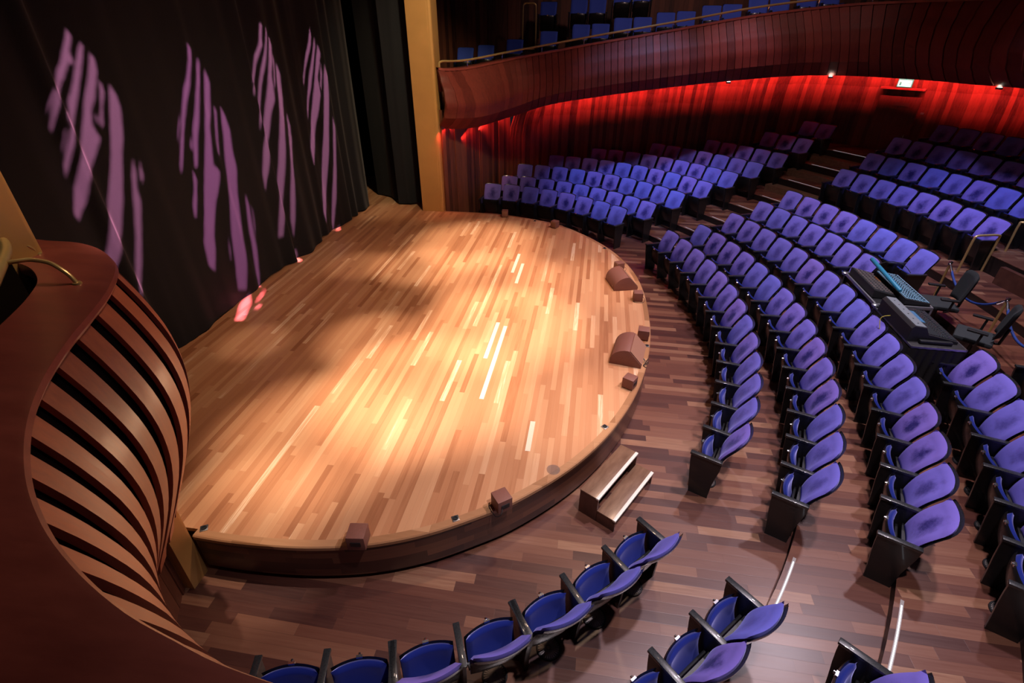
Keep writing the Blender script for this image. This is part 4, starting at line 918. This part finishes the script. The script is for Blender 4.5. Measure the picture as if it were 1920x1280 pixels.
# ---------------------------------------------------------------- profile spotlights that throw the streaks on the curtain
GOBO = [
((1.8,3.4,8.6),(-6.1,5.772,3.822),[[(0.0208,0.1058),(0.0228,0.1034),(0.0247,0.0984),(0.0201,0.091),(0.013,0.081),(0.0056,0.0688),(-0.0025,0.0589),(-0.01,0.0515),(-0.0198,0.0394),(-0.03,0.0252),(-0.0396,0.0135),(-0.0492,0.0007),(-0.0483,0.0053),(-0.0377,0.0227),(-0.0238,0.0415),(-0.0098,0.063),(-0.0007,0.0729),(0.0114,0.0901),(0.0195,0.1013)],[(0.0148,0.0823),(0.0139,0.0717),(0.0095,0.0691),(0.0067,0.0723)],[(-0.029,0.0395),(-0.0294,0.0355),(-0.0386,0.0249),(-0.0454,0.0179),(-0.039,0.0283)],[(0.033,0.0923),(0.0354,0.089),(0.0241,0.0702),(0.013,0.054),(0.0011,0.0357),(-0.011,0.0175),(-0.0241,-0.0027),(-0.0375,-0.0215),(-0.0473,-0.0353),(-0.0546,-0.0432),(-0.0507,-0.0328),(-0.0415,-0.0179),(-0.0276,0.002),(-0.0158,0.0198),(-0.0122,0.0316),(-0.0016,0.045),(0.0116,0.0645),(0.0231,0.0808),(0.0286,0.0883)],[(-0.0171,0.025),(-0.0188,0.0197),(-0.0273,0.0067),(-0.0297,0.0055),(-0.0247,0.0161)],[(-0.0336,0.0002),(-0.0406,-0.012),(-0.0468,-0.0213),(-0.0425,-0.012),(-0.0362,-0.0015)],[(0.0401,0.0825),(0.0438,0.0754),(0.0395,0.0618),(0.0295,0.0466),(0.0214,0.0329),(0.0135,0.0253),(0.0055,0.007),(0.0072,-0.0003),(0.009,-0.0064),(0.0004,-0.0162),(-0.0182,-0.0365),(-0.0274,-0.0483),(-0.0341,-0.0552),(-0.0442,-0.0715),(-0.0618,-0.088),(-0.0644,-0.0817),(-0.0518,-0.0588),(-0.0361,-0.0358),(-0.0227,-0.0182),(-0.0083,0.0045),(0.0048,0.0275),(0.0131,0.041),(0.0234,0.0547),(0.0345,0.0734)],[(0.0372,0.0537),(0.0398,0.0508),(0.0383,0.0409),(0.0275,0.0245),(0.0195,0.0071),(0.0153,0.0044),(0.0185,0.0145),(0.0273,0.0294),(0.0336,0.0444)],[(0.0167,0.0194),(0.0149,0.012),(0.0117,0.0083),(0.0136,0.0156)],[(0.0496,0.0492),(0.0537,0.0379),(0.0525,0.0253),(0.0457,0.0074),(0.0396,-0.0079),(0.0298,-0.023),(0.018,-0.0482),(0.0043,-0.0755),(-0.0129,-0.106),(-0.0352,-0.1352),(-0.0506,-0.1519),(-0.0486,-0.1331),(-0.0291,-0.0977),(-0.0076,-0.0619),(0.0148,-0.0227),(0.0314,0.0122),(0.0407,0.0324)],[(0.0411,-0.0311),(0.038,-0.0466),(0.0302,-0.0645),(0.0285,-0.0775),(0.0259,-0.0839),(0.0098,-0.1154),(-0.002,-0.1404),(-0.0194,-0.1709),(-0.0299,-0.1822),(-0.0232,-0.1634),(0.0023,-0.1144),(0.0183,-0.0767),(0.0298,-0.0488)],[(0.0502,-0.034),(0.0458,-0.0522),(0.039,-0.0598),(0.0431,-0.0455)]]),
((1.8,5.2,8.6),(-6.1,7.718,3.019),[[(0.022,0.1567),(0.0268,0.1512),(0.0199,0.1355),(0.0082,0.1164),(0.0007,0.1009),(-0.0147,0.0807),(-0.0263,0.0624),(-0.0406,0.04),(-0.057,0.0108),(-0.0676,-0.0064),(-0.0726,-0.012),(-0.0694,-0.0006),(-0.0593,0.0181),(-0.0461,0.0399),(-0.0321,0.0651),(-0.014,0.097),(-0.0009,0.1127),(0.0129,0.1348),(0.019,0.1504)],[(0.0372,0.1402),(0.0381,0.1341),(0.0277,0.1119),(0.0159,0.0929),(0.0047,0.0712),(-0.0023,0.0558),(-0.0181,0.0286),(-0.0261,0.0107),(-0.0338,-0.0026),(-0.0405,-0.004),(-0.031,0.0181),(-0.0184,0.0479),(-0.0041,0.0708),(0.0076,0.0924),(0.0214,0.1145),(0.0317,0.1336)],[(0.045,0.1262),(0.0475,0.1165),(0.0476,0.1072),(0.0386,0.0881),(0.029,0.0661),(0.0158,0.0473),(0.0089,0.0258),(-0.0008,-0.0016),(0.0064,-0.0079),(0.0087,-0.011),(-0.0017,-0.0291),(-0.0184,-0.0497),(-0.027,-0.0643),(-0.0424,-0.0901),(-0.0486,-0.1075),(-0.0632,-0.1342),(-0.0731,-0.127),(-0.0685,-0.0981),(-0.0534,-0.0699),(-0.038,-0.0411),(-0.0194,-0.0044),(-0.0046,0.0257),(0.0133,0.0639),(0.0259,0.0874),(0.0378,0.1127)],[(0.0416,0.0782),(0.044,0.0698),(0.0358,0.0509),(0.027,0.029),(0.021,0.0135),(0.0169,0.0104),(0.0212,0.0259),(0.0336,0.057)],[(0.0567,0.0774),(0.0614,0.0642),(0.0628,0.0452),(0.0545,0.0182),(0.0521,-0.0056),(0.0374,-0.0369),(0.0282,-0.068),(0.0179,-0.0987),(0.0102,-0.1295),(-0.0074,-0.1649),(-0.0246,-0.1623),(-0.0142,-0.1266),(-0.0068,-0.0964),(0.0045,-0.0664),(0.0224,-0.0206),(0.0312,0.0073),(0.0435,0.0386),(0.0517,0.0638)],[(-0.038,0.0627),(-0.0407,0.0546),(-0.0559,0.0325),(-0.0616,0.0253),(-0.0496,0.0457)],[(-0.0264,0.0374),(-0.0298,0.0255),(-0.0353,0.0166),(-0.0353,0.024)],[(0.055,-0.0408),(0.0552,-0.0569),(0.0489,-0.0855),(0.0438,-0.1173),(0.0331,-0.1483),(0.0233,-0.1694),(0.025,-0.1472),(0.0328,-0.1161),(0.0393,-0.0847),(0.0499,-0.0534)],[(0.0614,-0.0573),(0.0599,-0.0701),(0.0508,-0.0985),(0.0515,-0.0889)],[(-0.0132,-0.0943),(-0.0161,-0.1094),(-0.0218,-0.1257),(-0.0211,-0.1166)],[(-0.0455,-0.0068),(-0.0429,-0.0187),(-0.0581,-0.0475),(-0.0676,-0.0645),(-0.0712,-0.0671),(-0.0689,-0.0527),(-0.0549,-0.03)],[(-0.0771,-0.2124),(-0.0703,-0.2174),(-0.0262,-0.1932),(-0.0003,-0.1697),(-0.0337,-0.1822)],[(-0.0232,-0.1976),(0.0026,-0.1887),(0.0254,-0.1743),(-0.0078,-0.1893)],[(-0.0403,-0.212),(-0.0267,-0.2077),(-0.0158,-0.2022),(-0.0283,-0.2054)]]),
((1.8,6.6,8.6),(-6.1,9.621,3.399),[[(0.0185,0.1425),(0.0261,0.1428),(0.0159,0.121),(0.0137,0.1083),(0.007,0.1021),(-0.0093,0.0826),(-0.0255,0.0531),(-0.0433,0.0273),(-0.0411,0.0378),(-0.0227,0.0672),(-0.0083,0.095),(0.008,0.1146)],[(0.039,0.1406),(0.0368,0.1292),(0.0221,0.1023),(0.0089,0.0777),(-0.0079,0.0514),(-0.0205,0.0241),(-0.0351,-0.003),(-0.0473,-0.0218),(-0.0412,-0.0034),(-0.0268,0.0236),(-0.0142,0.0508),(-0.0001,0.0767),(0.0167,0.1034),(0.0304,0.1265)],[(0.043,0.1274),(0.046,0.1144),(0.0359,0.0916),(0.0196,0.063),(0.0141,0.027),(-0.0013,0.0081),(-0.0129,-0.0154),(-0.0329,-0.0512),(-0.0478,-0.081),(-0.0643,-0.1069),(-0.0612,-0.0813),(-0.0476,-0.0466),(-0.0269,-0.0111),(-0.0075,0.0252),(0.0064,0.0528),(0.0172,0.0787),(0.0314,0.1053)],[(0.042,0.1013),(0.0433,0.0925),(0.0368,0.0738),(0.0215,0.0436),(0.0212,0.0507),(0.0323,0.0733)],[(0.0485,0.088),(0.0539,0.072),(0.0444,0.0349),(0.0327,0.0052),(0.0139,-0.0441),(0.0034,-0.0711),(-0.0144,-0.1102),(-0.0305,-0.1415),(-0.0461,-0.1759),(-0.0579,-0.1754),(-0.0442,-0.1413),(-0.0303,-0.1067),(-0.0127,-0.0715),(0.001,-0.0358),(0.0163,0.0005),(0.0292,0.0372),(0.039,0.0668)],[(0.0456,0.0098),(0.0484,-0.0082),(0.0422,-0.0339),(0.0253,-0.0705),(0.0142,-0.1065),(-0.0009,-0.1509),(-0.0131,-0.1771),(-0.0116,-0.1507),(0.0016,-0.1101),(0.0179,-0.0707),(0.0351,-0.0252)],[(-0.0278,0.0684),(-0.0293,0.0596),(-0.0407,0.0447),(-0.0353,0.0572)],[(-0.0262,-0.1976),(-0.0122,-0.1948),(-0.0148,-0.2159),(-0.0268,-0.2222)],[(-0.0288,-0.2197),(-0.0141,-0.216),(-0.0136,-0.2094)]]),
((1.8,8.0,8.6),(-6.1,11.484,3.316),[[(0.019,0.1434),(0.0189,0.1295),(0.0097,0.1097),(-0.0043,0.0914),(-0.0197,0.0692),(-0.0356,0.0432),(-0.0412,0.0355),(-0.0364,0.049),(-0.0227,0.0727),(-0.0088,0.0968),(0.0068,0.1194)],[(0.0291,0.1267),(0.0275,0.1125),(0.0154,0.0903),(0.0004,0.0639),(-0.013,0.0381),(-0.0282,0.0144),(-0.0489,-0.0212),(-0.0431,-0.001),(-0.027,0.0284),(-0.0121,0.0582),(0.0081,0.0913)],[(0.0373,0.1165),(0.0409,0.1003),(0.0278,0.0759),(0.0152,0.0559),(0.0142,0.0255),(-0.0056,-0.0068),(-0.021,-0.0282),(-0.0419,-0.0694),(-0.0584,-0.0997),(-0.0599,-0.0708),(-0.0393,-0.03),(-0.0173,0.0117),(0.0007,0.0479),(0.0209,0.0871)],[(0.0362,0.0852),(0.0337,0.0644),(0.0206,0.0343),(0.0187,0.0422),(0.0296,0.068)],[(0.0487,0.0819),(0.0551,0.0632),(0.0413,0.0185),(0.0253,-0.0237),(0.0075,-0.0714),(-0.0143,-0.1163),(-0.0289,-0.1464),(-0.0497,-0.1916),(-0.0545,-0.1764),(-0.0421,-0.1373),(-0.0203,-0.0873),(0.002,-0.036),(0.0234,0.0164),(0.0379,0.0589)],[(0.0437,-0.0097),(0.047,-0.0277),(0.0355,-0.0631),(0.0186,-0.1144),(0.0017,-0.1549),(-0.0237,-0.2045),(-0.0224,-0.1851),(-0.004,-0.1354),(0.0153,-0.0947),(0.033,-0.0432)],[(-0.0237,-0.2104),(-0.0109,-0.2072),(0.0016,-0.195),(-0.0152,-0.2025)]])
]
for gi, (lp, tg, polys) in enumerate(GOBO):
    lp = Vector(lp); tg = Vector(tg); wv = (tg-lp).normalized(); rv = wv.cross(Vector((0, 0, 1))).normalized(); uv = rv.cross(wv); D = .35
    Rm = Matrix((rv, uv, -wv)).transposed().to_4x4(); Rm.translation = lp
    e = empty('profile_spotlight'); e.matrix_world = Rm
    rnd = random.Random(gi); loops = []
    for P in polys:
        Q = []
        for (x, y), (x2, y2) in zip(P, P[1:]+P[:1]):
            for t in (0, .25, .5, .75):
                j = 0 if t == 0 else .00016
                Q.append(((x+(x2-x)*t)*D + rnd.uniform(-j, j), (y+(y2-y)*t)*D + rnd.uniform(-j, j)))
        loops.append(Q)
    V = [Vector(q) for q in ((-.16, -.16), (.16, -.16), (.16, .16), (-.16, .16))]; E_ = [(0, 1), (1, 2), (2, 3), (3, 0)]
    for Q in loops:
        n0 = len(V); V += [Vector(q) for q in Q]; E_ += [(n0+i, n0+(i+1) % len(Q)) for i in range(len(Q))]
    vv, ee, ff = delaunay_2d_cdt(V, E_, [], 0, 1e-7)[:3]
    def inside(c, Q):
        r = False
        for (x, y), (x2, y2) in zip(Q, Q[1:]+Q[:1]):
            if (y > c.y) != (y2 > c.y) and c.x < (x2-x)*(c.y-y)/(y2-y)+x: r = not r
        return r
    keep = []
    for f in ff:
        c = sum((vv[i] for i in f), Vector((0, 0)))/len(f)
        if not any(inside(c, Q) for Q in loops): keep.append(tuple(f))
    me = bpy.data.meshes.new('gobo_plate'); me.from_pydata([(q.x, q.y, 0) for q in vv], [], keep); me.materials.append(M['shadow'])
    go = bpy.data.objects.new('gobo_plate', me); COL.objects.link(go); go.parent = e; go.location = (0, 0, -D)
    b = MB(); n = 16; b.grid([[(.16*math.cos(2*PI*k/n), .16*math.sin(2*PI*k/n), z) for k in range(n)] for z in (-.36, .12)], True); b.build('housing', M['plastic'], e)
    tag(e, ['black profile spotlight throwing the leftmost streaks', 'black profile spotlight throwing the second streaks from the left', 'black profile spotlight throwing the third streaks from the left', 'black profile spotlight throwing the rightmost streaks'][gi] + ' on the curtain', 'spotlight', 'profile spotlights aimed at the curtain')
    l = bpy.data.lights.new('gobo_lamp', 'SPOT'); l.energy = 42000; l.color = (1.0, .33, .55) if gi != 1 else (1.0, .28, .62); l.spot_size = math.radians(46); l.spot_blend = .1; l.shadow_soft_size = .0012
    o = bpy.data.objects.new('gobo_lamp', l); COL.objects.link(o); o.parent = e
